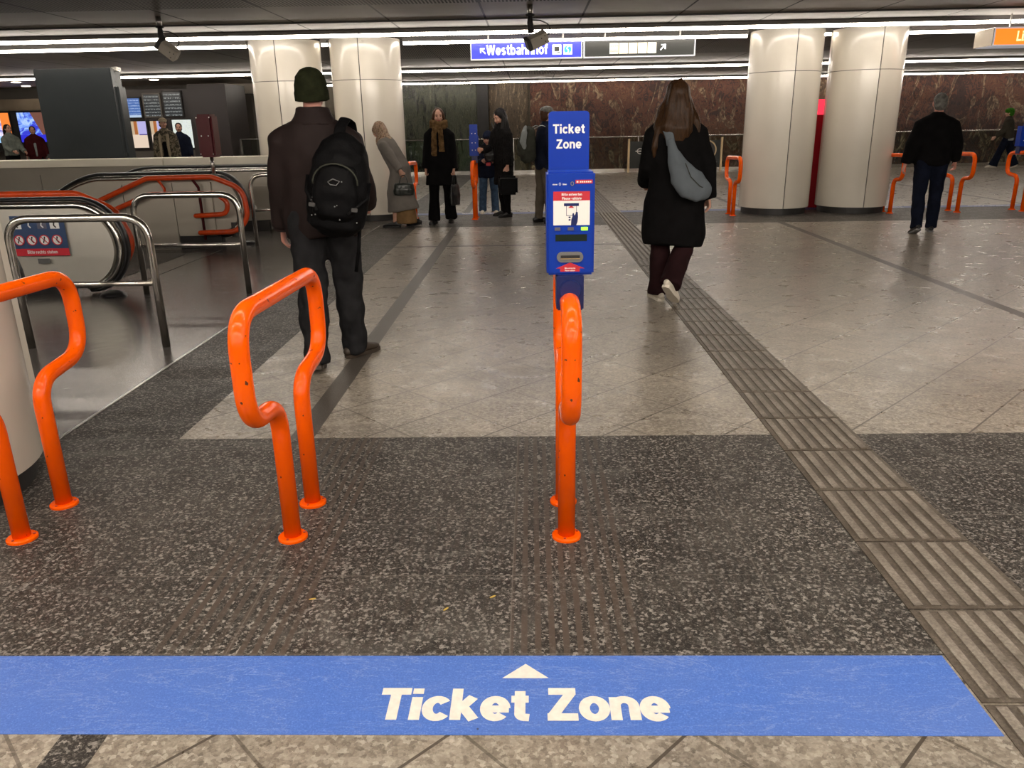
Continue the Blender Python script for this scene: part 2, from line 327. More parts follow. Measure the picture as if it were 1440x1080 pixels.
def m_screen(name, kind, strength=1.0):
    m, nt, b = newmat(name)
    v = nt.nodes.new('ShaderNodeTexCoord').outputs['Generated']
    sep = nt.nodes.new('ShaderNodeSeparateXYZ'); nt.links.new(v, sep.inputs[0]); x, z = sep.outputs[0], sep.outputs[2]
    if kind in ('rows', 'rowsblue'):
        row = mth(nt, 'GREATER_THAN', mth(nt, 'SINE', mth(nt, 'MULTIPLY', z, 2 * pi * 7)), .25)
        mp = nt.nodes.new('ShaderNodeMapping'); mp.inputs['Scale'].default_value = (9, 1, 7); nt.links.new(v, mp.inputs[0])
        w = mth(nt, 'GREATER_THAN', noi(nt, mp.outputs[0], 2.2, 2), .48)
        f = mth(nt, 'MULTIPLY', row, w)
        c = mixc(nt, f, (.03, .035, .04), (.38, .42, .42)) if kind == 'rows' else mixc(nt, f, (.06, .16, .50), (.40, .55, .85))
        if kind == 'rowsblue': c = mixc(nt, mth(nt, 'LESS_THAN', z, .12), c, (.6, .75, .95))
    elif kind == 'map':
        n = noi(nt, v, 9, 5, .7, 1.5)
        c = ramp(nt, n, [(.44, (.80, .86, .74)), (.49, (.55, .60, .60)), (.52, (.85, .88, .78)), (.6, (.70, .78, .80))])
    elif kind == 'poster':
        c = mixc(nt, mth(nt, 'GREATER_THAN', x, .46), (.55, .42, .28), (.45, .42, .75))
        c = mixc(nt, mth(nt, 'MULTIPLY', mth(nt, 'GREATER_THAN', x, .22), mth(nt, 'LESS_THAN', x, .42)), c, (.38, .12, .03))
        c = mixc(nt, mth(nt, 'LESS_THAN', z, .5), c, (.75, .60, .47))
        c = mixc(nt, mth(nt, 'MULTIPLY', mth(nt, 'LESS_THAN', mth(nt, 'ABSOLUTE', mth(nt, 'SUBTRACT', z, .5)), .02), mth(nt, 'GREATER_THAN', x, .5)), c, (.05, .03, .25))
    elif kind == 'adorange':
        d = mth(nt, 'SUBTRACT', mth(nt, 'ABSOLUTE', mth(nt, 'SUBTRACT', x, .62)), .16)
        c = mixc(nt, mth(nt, 'LESS_THAN', d, 0), (.95, .24, .04), ramp(nt, noi(nt, v, 5, 3, .5, 1), [(.4, (.25, .22, .62)), (.6, (.8, .75, .9))]))
        c = mixc(nt, mth(nt, 'LESS_THAN', z, .22), c, (.35, .6, .95))
    elif kind == 'adblue':
        n = noi(nt, v, 4, 3, .5, 1.4)
        c = ramp(nt, n, [(.40, (.04, .05, .65)), (.5, (.18, .35, .95)), (.6, (.45, .62, 1))])
        c = mixc(nt, mth(nt, 'GREATER_THAN', mth(nt, 'ADD', x, mth(nt, 'MULTIPLY', z, .45)), .95), c, (.17, .07, .05))
        c = mixc(nt, mth(nt, 'LESS_THAN', z, .25), c, (.03, .03, .65))
    b.inputs['Base Color'].default_value = (.02, .02, .02, 1); b.inputs['Roughness'].default_value = .25
    nt.links.new(c, b.inputs['Emission Color']); b.inputs['Emission Strength'].default_value = strength
    return m
for k, s in (('rows', .45), ('rowsblue', .7), ('map', .85), ('poster', .9), ('adorange', .95), ('adblue', .9)): M['scr_' + k] = m_screen('screen_' + k, k, s)
def m_glass():
    m, nt, b = newmat('clear_glass_pane'); b.inputs['Base Color'].default_value = (.85, .93, .88, 1)
    b.inputs['Transmission Weight'].default_value = 1; b.inputs['Roughness'].default_value = .02; b.inputs['IOR'].default_value = 1.15; return m
M['glass'] = m_glass()

# ---------------------------------------------------------------- mesh helpers
def link(name, bm, mat, parent=None, smooth=False):
    me = bpy.data.meshes.new(name)
    bmesh.ops.recalc_face_normals(bm, faces=bm.faces)
    bm.to_mesh(me); bm.free()
    for mm in (mat if isinstance(mat, (list, tuple)) else [mat]): me.materials.append(M[mm] if isinstance(mm, str) else mm)
    o = bpy.data.objects.new(name, me); COL.objects.link(o)
    if parent: o.parent = parent
    if smooth:
        for p in me.polygons: p.use_smooth = True
    return o
def autosmooth(o, ang=35):
    me = o.data
    for p in me.polygons: p.use_smooth = True
    bm = bmesh.new(); bm.from_mesh(me)
    for e in bm.edges:
        if len(e.link_faces) == 2 and e.calc_face_angle(0) > radians(ang): e.smooth = False
    bm.to_mesh(me); bm.free(); return o
def tag(o, label, cat, group=None, kind=None):
    if label: o['label'] = label
    if cat: o['category'] = cat
    if group: o['group'] = group
    if kind: o['kind'] = kind
    return o
def struct(o):
    o['kind'] = 'structure'; return o
def empty(name, loc=(0, 0, 0), rz=0, label=None, cat=None, group=None, s=1):
    o = bpy.data.objects.new(name, None); COL.objects.link(o); o.empty_display_size = .1
    o.location = loc; o.rotation_euler = (0, 0, rz); o.scale = (s, s, s)
    return tag(o, label, cat, group)
def box(bm, x0, x1, y0, y1, z0, z1, bev=0, mi=0):
    vs = [bm.verts.new((x, y, z)) for x in (x0, x1) for y in (y0, y1) for z in (z0, z1)]
    fs = [bm.faces.new([vs[i] for i in q]) for q in ((0, 1, 3, 2), (4, 6, 7, 5), (0, 4, 5, 1), (2, 3, 7, 6), (0, 2, 6, 4), (1, 5, 7, 3))]
    for f in fs: f.material_index = mi
    if bev:
        es = list({e for f in fs for e in f.edges})
        bmesh.ops.bevel(bm, geom=es, offset=bev, segments=2, affect='EDGES', clamp_overlap=True)
def bbox(name, dims, mat, parent=None, bev=0, smooth=False):
    bm = bmesh.new(); box(bm, *dims, bev=bev); return link(name, bm, mat, parent, smooth)
def tube(bm, pts, radii, ref=(1, 0, 0), n=16, cap=True, rounded=False, mi=0):
    """loft of ellipses; radii: number or (along ref, across)"""
    pts = [V(p) for p in pts]
    if not isinstance(radii, (list, tuple)) or (len(radii) == 2 and len(pts) != 2 and not isinstance(radii[0], (tuple, list))): radii = [radii] * len(pts)
    radii = [r if isinstance(r, (tuple, list)) else (r, r) for r in radii]
    if rounded:
        t0 = (pts[0] - pts[1]).normalized(); t1 = (pts[-1] - pts[-2]).normalized()
        r0, r1 = radii[0], radii[-1]; a0, a1 = min(r0), min(r1)
        pts = [pts[0] + t0 * a0 * .95, pts[0] + t0 * a0 * .6] + pts + [pts[-1] + t1 * a1 * .6, pts[-1] + t1 * a1 * .95]
        radii = [tuple(q * .3 for q in r0), tuple(q * .78 for q in r0)] + list(radii) + [tuple(q * .78 for q in r1), tuple(q * .3 for q in r1)]
    rings = []
    ref = V(ref); pu = None
    for i, p in enumerate(pts):
        a = pts[max(0, i - 1)]; c = pts[min(len(pts) - 1, i + 1)]
        t = (c - a).normalized()
        r = ref if pu is None else pu
        u = r - t * r.dot(t)
        if u.length < 1e-4: u = t.orthogonal()
        u.normalize(); pu = u; w = t.cross(u)
        ru, rw = radii[i]
        rings.append([bm.verts.new(p + u * (ru * cos(2 * pi * k / n)) + w * (rw * sin(2 * pi * k / n))) for k in range(n)])
    for i in range(len(rings) - 1):
        for k in range(n):
            f = bm.faces.new((rings[i][k], rings[i][(k + 1) % n], rings[i + 1][(k + 1) % n], rings[i + 1][k])); f.material_index = mi
    if cap:
        bm.faces.new(rings[0][::-1]).material_index = mi; bm.faces.new(rings[-1]).material_index = mi
def ell(bm, c, rx, ry, rz, R=None, n=16, m=10, mi=0):
    c = V(c); rings = []
    R = R or Matrix.Identity(3)
    top = bm.verts.new(c + R @ V((0, 0, rz))); bot = bm.verts.new(c + R @ V((0, 0, -rz)))
    for j in range(1, m):
        ph = pi * j / m
        rings.append([bm.verts.new(c + R @ V((rx * sin(ph) * cos(2 * pi * k / n), ry * sin(ph) * sin(2 * pi * k / n), rz * cos(ph)))) for k in range(n)])
    for k in range(n):
        bm.faces.new((top, rings[0][k], rings[0][(k + 1) % n])).material_index = mi
        bm.faces.new((bot, rings[-1][(k + 1) % n], rings[-1][k])).material_index = mi
    for j in range(m - 2):
        for k in range(n): bm.faces.new((rings[j][k], rings[j + 1][k], rings[j + 1][(k + 1) % n], rings[j][(k + 1) % n])).material_index = mi
def cyl(bm, c, r, z0, z1, n=32, r2=None, mi=0):
    tube(bm, [(c[0], c[1], z0), (c[0], c[1], z1)], [r, r2 or r], n=n, mi=mi)
def fillet(pts, r, seg=7):
    """round the inner corners of a polyline (list of Vector)"""
    pts = [V(p) for p in pts]; rr = r if isinstance(r, (list, tuple)) else [r] * len(pts)
    out = [pts[0]]
    for i in range(1, len(pts) - 1):
        a, b, c = pts[i - 1], pts[i], pts[i + 1]
        d1 = (a - b).normalized(); d2 = (c - b).normalized()
        ang = d1.angle(d2)
        d = min(rr[i] / math.tan(ang / 2), (a - b).length * .49, (c - b).length * .49)
        p0 = b + d1 * d; p2 = b + d2 * d
        for k in range(seg + 1):
            t = k / seg; out.append(p0 * (1 - t) ** 2 + b * (2 * t * (1 - t)) + p2 * t ** 2)
    out.append(pts[-1]); return out
def extrude_outline(bm, pts, d, thick, mi=0):
    """closed outline (list of Vector) pushed along d*thick"""
    d = V(d) * thick
    a = [bm.verts.new(p) for p in pts]; b = [bm.verts.new(V(p) + d) for p in pts]
    bm.faces.new(a).material_index = mi; bm.faces.new(b[::-1]).material_index = mi
    for i in range(len(a)): bm.faces.new((a[i], a[(i + 1) % len(a)], b[(i + 1) % len(b)], b[i])).material_index = mi
def copy_tree(o, parent=None):
    c = o.copy(); COL.objects.link(c)
    if parent is not None: c.parent = parent
    for ch in o.children: copy_tree(ch, c)
    return c

# ---------------------------------------------------------------- lettering
def arc(cx, cy, rx, ry, a0, a1, n=14):
    return [(cx + rx * cos(radians(a0 + (a1 - a0) * i / n)), cy + ry * sin(radians(a0 + (a1 - a0) * i / n))) for i in range(n + 1)]
GL = {
 'T': (.62, [[(.0, .91), (.62, .91)], [(.31, .95), (.31, 0)]]),
 'Z': (.62, [[(.03, .91), (.60, .91)], [(.0, .09), (.62, .09)], [(.50, .86), (.12, .14)]]),
 'W': (.95, [[(.07, 1), (.26, .02)], [(.25, .02), (.475, .98)], [(.475, .98), (.70, .02)], [(.69, .02), (.88, 1)]]),
 'L': (.52, [[(.09, 1), (.09, 0)], [(.09, .09), (.52, .09)]]),
 'B': (.62, [[(.09, 0), (.09, 1)], [(.09, .91), (.34, .91)] + arc(.34, .73, .17, .18, 90, -90) + [(.09, .55)], [(.09, .55), (.36, .53)] + arc(.36, .31, .18, .22, 90, -90) + [(.09, .09)]]),
 'P': (.60, [[(.09, 0), (.09, 1)], [(.09, .91), (.34, .91)] + arc(.34, .70, .18, .21, 90, -90) + [(.09, .49)]]),
 'i': (.20, [[(.10, 0), (.10, .72)], [(.10, .82), (.10, 1)]]),
 'l': (.20, [[(.10, 0), (.10, 1)]]),
 'c': (.54, [arc(.29, .36, .20, .285, 38, 322, 20)]),
 'o': (.58, [arc(.29, .36, .205, .285, 0, 360, 28)]),
 'e': (.56, [arc(.285, .36, .20, .285, 0, 318, 24), [(.10, .335), (.565, .335)]]),
 'k': (.56, [[(.09, 0), (.09, 1)], [(.13, .28), (.43, .72)], [(.22, .42), (.47, 0)]]),
 't': (.38, [[(.18, .92), (.18, .18)] + arc(.28, .18, .10, .10, 180, 280, 6) + [(.37, .075)], [(.0, .65), (.36, .65)]]),
 'f': (.36, [[(.15, 0), (.15, .80)] + arc(.25, .80, .10, .12, 180, 85, 6) + [(.36, .92)], [(.0, .65), (.34, .65)]]),
 'n': (.56, [[(.09, 0), (.09, .72)], [(.09, .40)] + arc(.28, .44, .19, .20, 170, 0, 12) + [(.47, 0)]]),
 'h': (.56, [[(.09, 0), (.09, 1)], [(.09, .40)] + arc(.28, .44, .19, .20, 170, 0, 12) + [(.47, 0)]]),
 'b': (.58, [[(.09, 0), (.09, 1)], arc(.29, .36, .20, .285, 0, 360, 26)]),
 'd': (.58, [[(.49, 0), (.49, 1)], arc(.29, .36, .20, .285, 0, 360, 26)]),
 'a': (.54, [[(.44, 0), (.44, .50)] + arc(.27, .50, .17, .15, 0, 160, 10), arc(.25, .20, .17, .135, 0, 360, 18)]),
 's': (.50, [arc(.25, .51, .155, .135, 35, 270, 12) + arc(.25, .22, .165, .145, 90, -145, 12)]),
 'r': (.38, [[(.09, 0), (.09, .72)], [(.09, .38)] + arc(.27, .44, .18, .20, 175, 80, 8)]),
 'v': (.54, [[(.06, .72), (.27, .04)], [(.27, .04), (.48, .72)]]),
 'w': (.78, [[(.05, .72), (.21, .04)], [(.21, .04), (.39, .68)], [(.39, .68), (.57, .04)], [(.57, .04), (.73, .72)]]),
 ' ': (.26, []),
}
def text_mesh(bm, s, place, size, weight=.18, stretch=1.0, track=.07, mi=0, up=None):
    """place(u, v) -> Vector; size = cap height"""
    cx = 0; w = weight / 2
    place0 = place; up = up or V((0, -1, 0)); lift = size * .004
    for ch in s:
        wd, strokes = GL[ch]
        for si, st in enumerate(strokes):
            place = lambda u, v, si=si: place0(u, v) + up * (lift * si)
            n = len(st); nr = []
            for i in range(n):
                a = st[max(0, i - 1)]; b = st[min(n - 1, i + 1)]
                if n > 3 and abs(st[0][0] - st[-1][0]) < 1e-4 and abs(st[0][1] - st[-1][1]) < 1e-4 and i in (0, n - 1): a = st[-2]; b = st[1]
                dx, dy = b[0] - a[0], b[1] - a[1]; l = sqrt(dx * dx + dy * dy) or 1
                nr.append((-dy / l * w, dx / l * w))
            vs = []
            for (px, py), (nx, ny) in zip(st, nr):
                vs.append((bm.verts.new(place((cx + px + nx) * size * stretch, (py + ny) * size)), bm.verts.new(place((cx + px - nx) * size * stretch, (py - ny) * size))))
            for i in range(n - 1):
                f = bm.faces.new((vs[i][0], vs[i][1], vs[i + 1][1], vs[i + 1][0])); f.material_index = mi
        cx += wd + track
    return (cx - track) * size * stretch
def text_width(s, size, stretch=1., track=.07): return (sum(GL[c][0] + track for c in s) - track) * size * stretch
def lettering(name, items, mat, parent, y=None, plane='xz', z=0):
    """items: (string, centre u, baseline v, size, stretch)"""
    bm = bmesh.new()
    for (s, cu, v0, size, stt) in items:
        w = text_width(s, size, stt)
        if plane == 'xz': pl = lambda u, v, cu=cu, v0=v0, w=w: V((cu - w / 2 + u, y, v0 + v))
        else: pl = lambda u, v, cu=cu, v0=v0, w=w: V((cu - w / 2 + u, v0 + v, z))
        text_mesh(bm, s, pl, size, stretch=stt, up=V((0, -1, 0)) if plane == 'xz' else V((0, 0, 1)))
    me = bpy.data.meshes.new(name); bm.to_mesh(me); bm.free(); me.materials.append(M[mat])
    o = bpy.data.objects.new(name, me); COL.objects.link(o)
    if parent: o.parent = parent
    return o

# ================================================================ SETTING
# floor: one mesh of rectangular patches, each with its own stone
XB = [-34, -5.9, -2.285, -1.695, -1.16, -1.045, 1.115, 1.515, 3.595, 3.695, 8.3, 8.39, 34]
YB = [-9, 1.52, 1.815, 3.425, 9.62, 9.71, 11.60, 13.32, 26]
bm = bmesh.new(); MI = ['granite', 'granite_near', 'granite_dark', 'granite_strip', 'inlay', 'escfloor']
XB2 = sorted(set(XB)); YB2 = sorted(set(YB + [11.9]))
for i in range(len(XB2) - 1):
    for j in range(len(YB2) - 1):
        x0, x1, y0, y1 = XB2[i], XB2[i + 1], YB2[j], YB2[j + 1]; x = (x0 + x1) / 2; y = (y0 + y1) / 2
        mi = 0
        if y < 1.815: mi = 1
        if 1.815 < y < 3.425: mi = 2
        elif 11.6 < y < 13.32: mi = 3
        elif (-1.16 < x < -1.045 or 3.595 < x < 3.695 or 8.3 < x < 8.39): mi = 3 if y < 1.815 else 4
        elif 9.62 < y < 9.71 and -1.695 < x < 1.115: mi = 4
        elif x < -2.285 and 3.425 < y < 11.95: mi = 5
        elif -2.285 < x < -1.695 and y > 1.815: mi = 3
        vs = [bm.verts.new((a, b, 0)) for a, b in ((x0, y0), (x1, y0), (x1, y1), (x0, y1))]
        bm.faces.new(vs).material_index = mi
bmesh.ops.remove_doubles(bm, verts=bm.verts, dist=1e-5)
floor = struct(link('floor', bm, MI))
# thin steel edge between the escalator plates and the granite
struct(bbox('trim_1', (-2.295, -2.28, 3.43, 11.9, -.002, .0035), 'steel'))
# guidance path: ribbed tiles near, studded tiles beyond
bm = bmesh.new()
for k in range(-6, 16):
    y0 = 2.024 + .4 * k
    box(bm, 1.12, 1.51, y0 + .004, y0 + .396, -.01, .0035, mi=0)
    for r in range(7):
        cx = 1.12 + .035 + r * .0533
        box(bm, cx - .014, cx + .014, y0 + .016, y0 + .384, .003, .008, mi=1)
y0 = 2.024 + .4 * 16
while y0 < 13.2:
    box(bm, 1.12, 1.51, y0 + .003, y0 + .397, -.01, .0035, mi=1)  # lighter rib tone as tile base: distant floor sheen put into the colour
    for a in range(7):
        for c in range(7):
            cx, cy = 1.145 + a * .0567, y0 + .03 + c * .0567
            box(bm, cx - .012, cx + .012, cy - .012, cy + .012, .003, .007, mi=0)
    y0 += .4
while y0 < 25:
    box(bm, 1.12, 1.51, y0 + .003, y0 + .397, -.01, .0035, mi=1)
    for r in range(7):
        cx = 1.12 + .035 + r * .0533
        box(bm, cx - .014, cx + .014, y0 + .016, y0 + .384, .003, .006, mi=0)
    y0 += .4
struct(link('trim_2', bm, ['guide', 'rib']))
# grooved landing plate of the escalator
bm = bmesh.new(); box(bm, -5.6, -3.85, 7.35, 9.7, 0, .004)
yy = 7.3
while yy < 9.68: box(bm, -5.6, -4.15, yy, yy + .02, .004, .010); yy += .055
struct(link('trim_3', bm, 'escfloor'))

# ceiling
bm = bmesh.new(); YC = [-9, 2.5, 5.3, 6.5, 9.61, 11.9, 13.03, 16.9, 19.35, 22.6, 26]
for i in range(len(YC) - 1):
    y0, y1 = YC[i], YC[i + 1]; sl = (y0 in (-9, 6.5, 13.03, 19.35, 11.9))
    for (x0, x1) in ((-34, -7.6), (-7.6, 34)):
        mi = 1 if sl else 0
        if x1 < 0 and y0 >= 19.3: mi = 2
        if x1 < 0 and 13 < y0 < 19.3: mi = 0
        vs = [bm.verts.new((a, b, 2.72)) for a, b in ((x0, y0), (x0, y1), (x1, y1), (x1, y0))]
        bm.faces.new(vs).material_index = mi
bmesh.ops.remove_doubles(bm, verts=bm.verts, dist=1e-5)
struct(link('ceiling', bm, ['ceil', 'ceilslat', 'shopceil']))
struct(bbox('trim_4', (-34, 34, 10.94, 10.965, 2.70, 2.725), 'darkbase'))
# walls
struct(bbox('wall_back', (-8.2, 34, 25.35, 25.6, 0, 2.74), 'olivestone'))
struct(bbox('wall_left', (-34, -8.2, 24.3, 24.6, 0, 2.74), 'shopwall'))
struct(bbox('wall_front', (-34, 34, -9.2, -9, 0, 2.74), 'shopwall'))
struct(bbox('wall_left_end', (-34.2, -34, -9, 24.6, 0, 2.74), 'shopwall'))
struct(bbox('wall_right', (34, 34.2, -9, 25.6, 0, 2.74), 'shopwall'))
struct(bbox('trim_5', (-8.0, 34, 24.95, 25.36, 0, .10), 'steel_bright'))          # low metal ledge along the back wall
struct(bbox('trim_6', (-8.9, -7.4, 24.2, 25.3, 2.45, 2.74), 'shopceil'))
o = bbox('marble_panel', (-4.1, -1.60, 25.27, 25.345, .1, 2.70), 'greenstone'); tag(o, 'dark green marble wall panel reflecting lights, beside black post', 'wall panel')
o = bbox('wall_post', (-1.60, -1.26, 25.2, 25.345, .1, 2.72), 'blackmat'); tag(o, 'tall narrow black post between green marble and brown stone', 'post')
# brown bulging stone relief
bm = bmesh.new(); pts = []
for k in range(15):
    a = k / 14; pts.append(V((-1.25 + a * 1.2, 25.34 - .16 * sin(pi * a) - .015 * sin(k * 2.3), 0)))
ol = [V((p.x, p.y, .1)) for p in pts] + [V((-.05, 25.345, .1)), V((-1.25, 25.345, .1))]
extrude_outline(bm, ol[:-1] + [ol[-1]], (0, 0, 1), 2.6)
o = autosmooth(link('stone_relief', bm, 'trunk')); tag(o, 'rough brown stone relief like a tree trunk on back wall', 'wall relief')
# big relief mural (generic swirling stone mosaic)
bm = bmesh.new(); nx, nz = 240, 22; grid = []
for i in range(nx + 1):
    row = []
    for j in range(nz + 1):
        x = .02 + i * (30 / nx); z = .1 + j * (2.6 / nz)
        d = .07 * noise.noise(V((x * .9, z * 1.3, 0))) + .035 * noise.noise(V((x * 3, z * 3, 4)))
        row.append(bm.verts.new((x, 25.25 + d, z)))
    grid.append(row)
for i in range(nx):
    for j in range(nz): bm.faces.new((grid[i][j], grid[i + 1][j], grid[i + 1][j + 1], grid[i][j + 1]))
bk = [[bm.verts.new((q.co.x, 25.345, q.co.z)) for q in (grid[i][0], grid[i][nz])] for i in range(nx + 1)]
for i in range(nx):
    bm.faces.new((grid[i][0], bk[i][0], bk[i + 1][0], grid[i + 1][0])); bm.faces.new((grid[i][nz], grid[i + 1][nz], bk[i + 1][1], bk[i][1]))
for i in (0, nx): bm.faces.new([bk[i][0]] + grid[i] + [bk[i][1]])
o = link('wall_mural', bm, 'mural', smooth=False); autosmooth(o, 50); tag(o, 'long red and brown relief mural covering the back wall', 'mural')
# rail and glass along the wall
r = empty('glass_railing', (0, 0, 0), 0, 'glass railing with pale metal handrail in front of back wall', 'railing')
for (x0, x1) in ((-4.2, 12.), (12., 24)):
    pass
bm = bmesh.new(); tube(bm, [(-4.3, 24.88, 1.04), (30, 24.88, 1.04)], .022, ref=(0, 0, 1)); link('handrail', bm, 'steel_bright', r, True)
for k in range(18):
    x0 = -4.3 + k * 1.9
    bbox('glass_pane', (x0 + .02, x0 + 1.88, 24.875, 24.885, .12, 1.03), 'glass', r)
for k in range(19):
    bbox('post', (-4.3 + k * 1.9 - .012, -4.3 + k * 1.9 + .012, 24.86, 24.90, .1, 1.03), 'steel', r)

# ---------------------------------------------------------------- ceiling light lines
def light_line_added(*a, **k): light_line(*a, **k, mt='tube_light_added')  # extra out-of-view lines with boosted tubes, added to brighten the near floor
def light_line(y, x0, x1, z, label, skips=(), pitch=1.24, name='ceiling_light', mt='tube_light'):
    r = empty(name, ((x0 + x1) / 2, y, z), 0, label, 'ceiling light', 'fluorescent ceiling lines')
    cx = (x0 + x1) / 2
    segs = []; x = x0
    while x < x1 - .05:
        nx_ = min(x + pitch, x1); segs.append((x, nx_)); x = nx_
    for a, b in segs:
        for (s0, s1) in skips:
            if a >= s0 and b <= s1: a = b = 0; break
            if a < s0 < b and s1 < b: pass
            if a < s1 <= b and a >= s0: a = s1
            if a <= s0 < b and b <= s1: b = s0
        if b - a < .05: continue
        bm = bmesh.new(); box(bm, a + .010 - cx, b - .010 - cx, -.016, .016, -.052, -.012); link('light_tube', bm, mt, r)
        bm = bmesh.new(); box(bm, a - cx, b - cx, -.045, .045, -.012, .045); link('lamp_housing', bm, 'lampbody', r)
light_line(11.85, -12.3, 11.3, 2.675, 'long white ceiling light line running in front of the columns')
SK = [(-4.38, -3.20), (-3.13, -1.95), (3.34, 4.53), (4.59, 5.78)]
segs = [(-13.2, -4.38), (-3.22, -3.11), (-1.95, 3.34), (4.51, 4.61), (5.78, 12.4)]
r = empty('ceiling_light', (0, 13.03, 2.675), 0, 'long white ceiling light line interrupted by the columns', 'ceiling light', 'fluorescent ceiling lines')
for (a, b) in segs:
    n = max(1, round((b - a) / 1.24)); st = (b - a) / n
    for k in range(n):
        bm = bmesh.new(); box(bm, a + k * st + .010, a + (k + 1) * st - .010, -.016, .016, -.052, -.012); link('light_tube', bm, 'tube_light', r)
        bm = bmesh.new(); box(bm, a + k * st, a + (k + 1) * st, -.045, .045, -.012, .045); link('lamp_housing', bm, 'lampbody', r)
light_line(19.35, -17, 17, 2.675, 'white ceiling light line farther back, behind the hanging signs')
light_line(24.65, -7.4, 20, 2.675, 'farthest white ceiling light line, along the top of the mural')
light_line_added(2.6, -9, 9, 2.675, 'added unseen light line over the dark granite band, brightening the foreground', pitch=3)
light_line_added(1.3, -9, 9, 2.675, 'added unseen light line above the ticket zone marking, brightening the foreground', pitch=3)
light_line_added(-.4, -9, 9, 2.675, 'added unseen light line just behind the viewpoint, brightening the foreground', pitch=3)
light_line_added(-2.5, -9, 9, 2.675, 'added unseen light line farther behind the viewpoint, brightening the foreground', pitch=3)
light_line(-6, -12, 12, 2.675, 'last white ceiling light line behind the viewpoint', pitch=4)
for k, (x, y) in enumerate(((-11.6, 20.3), (-10.2, 20.4), (-14.6, 21.2), (-13.4, 21.5), (-15.8, 20.6), (-12.4, 22.6), (-14.2, 23.2), (-16.6, 22.4), (-10.9, 21.4), (-9.8, 21.6))):
    bm = bmesh.new(); cyl(bm, (x, y), .11, 2.705, 2.718, 20); o = link('downlight', bm, 'downlight')
    tag(o, 'small round warm downlight in the ceiling above the shop screens', 'downlight', 'round downlights by the shops')

# ---------------------------------------------------------------- columns
def make_column(x, y, label, group='cream clad columns'):
    r = empty('column', (x, y, 0), 0, label, 'column', group)
    bm = bmesh.new(); cyl(bm, (0, 0), .50, 0, .13, 48); autosmooth(link('base', bm, 'darkbase', r))
    bm = bmesh.new(); cyl(bm, (0, 0), .525, .13, 2.70, 48); autosmooth(link('core', bm, 'darkbase', r))
    for (z0, z1) in ((.10, 2.101), (2.109, 2.70)):
        for q in range(4):
            a0 = -90 + 90 * q + .7; a1 = a0 + 90 - 1.4; n = 18
            outer = [V((.54 * cos(radians(a0 + (a1 - a0) * k / n)), .54 * sin(radians(a0 + (a1 - a0) * k / n)), z0)) for k in range(n + 1)]
            inner = [V((.527 * cos(radians(a0 + (a1 - a0) * k / n)), .527 * sin(radians(a0 + (a1 - a0) * k / n)), z0)) for k in range(n, -1, -1)]
            bm = bmesh.new(); extrude_outline(bm, outer + inner, (0, 0, 1), z1 - z0); autosmooth(link('cladding_panel', bm, 'cream', r))
    return r
make_column(-3.79, 13.03, 'cream round column left of pair, behind steel barrier and walking man')
for (x, l) in ((-2.54, 'cream round column behind the stooped figure with a headscarf'), (3.94, 'cream round column left of the red totem'), (5.18, 'cream round column right of the red totem, beside man in black')):
    r = copy_tree([o for o in bpy.data.objects if o.name == 'column'][0]); r.location = (x, 13.03, 0); r['label'] = l
r = copy_tree(bpy.data.objects['column']); r.location = (-2.605, 2.83, 0); r.rotation_euler = (0, 0, radians(38)); r['label'] = 'cream column cut off at left edge behind the nearest orange rail'
o = bbox('cladding_post', (-2.90, -2.475, 3.56, 3.64, .10, 2.7), 'cream', bev=.004); tag(o, 'narrow flat cream panel just behind the column at left edge', 'panel')

# ---------------------------------------------------------------- orange rails
def make_rail(label, x, y, rz=0):
    r = empty('guide_rail', (x, y, 0), rz, label, 'rail', 'orange tubular passage rails')
    path = [(0, -.135, .008), (0, -.135, .515), (0, -.41, .535), (0, -.41, .882), (0, .45, .862), (0, .45, .545), (0, .135, .515), (0, .135, .008)]
    bm = bmesh.new(); tube(bm, fillet(path, [0, .115, .13, .125, .125, .13, .115, 0], 10), .0305, ref=(1, 0, 0), n=24); link('rail_tube', bm, 'orange', r, True)
    for s in (-1, 1):
        bm = bmesh.new(); tube(bm, [(0, s * .135, 0), (0, s * .135, .008), (0, s * .135, .013)], [.052, .052, .046], n=32); autosmooth(link('flange', bm, 'orange', r))
        for a in (20, 140, 260):
            bm = bmesh.new(); cyl(bm, (.041 * cos(radians(a)), s * .135 + .041 * sin(radians(a))), .005, .012, .0165, 8); link('screw', bm, 'orange_dull', r)
    return r
rail0 = make_rail('nearest orange rail in centre carrying the blue ticket validator', .117, 2.612, 0)
for (x, y, l) in ((-.868, 2.612, 'orange rail standing alone left of the blue validator, near camera'),
                  (-1.862, 2.612, 'orange rail cut by the left edge in front of cream column'),
                  (-1.87, 12.72, 'far orange rail behind handbag of the stooped figure'),
                  (-.885, 12.72, 'far orange rail carrying a blue validator seen from behind'),
                  (3.18, 12.68, 'far orange rail left of the cream column pair'),
                  (5.62, 12.68, 'far orange rail by the right column, left hand of man in black'),
                  (6.66, 12.68, 'far orange rail at right hand side of man in black'),
                  (7.66, 12.68, 'far orange rail with blue validator at right edge')):
    r = copy_tree(rail0); r.location = (x, y, 0); r['label'] = l

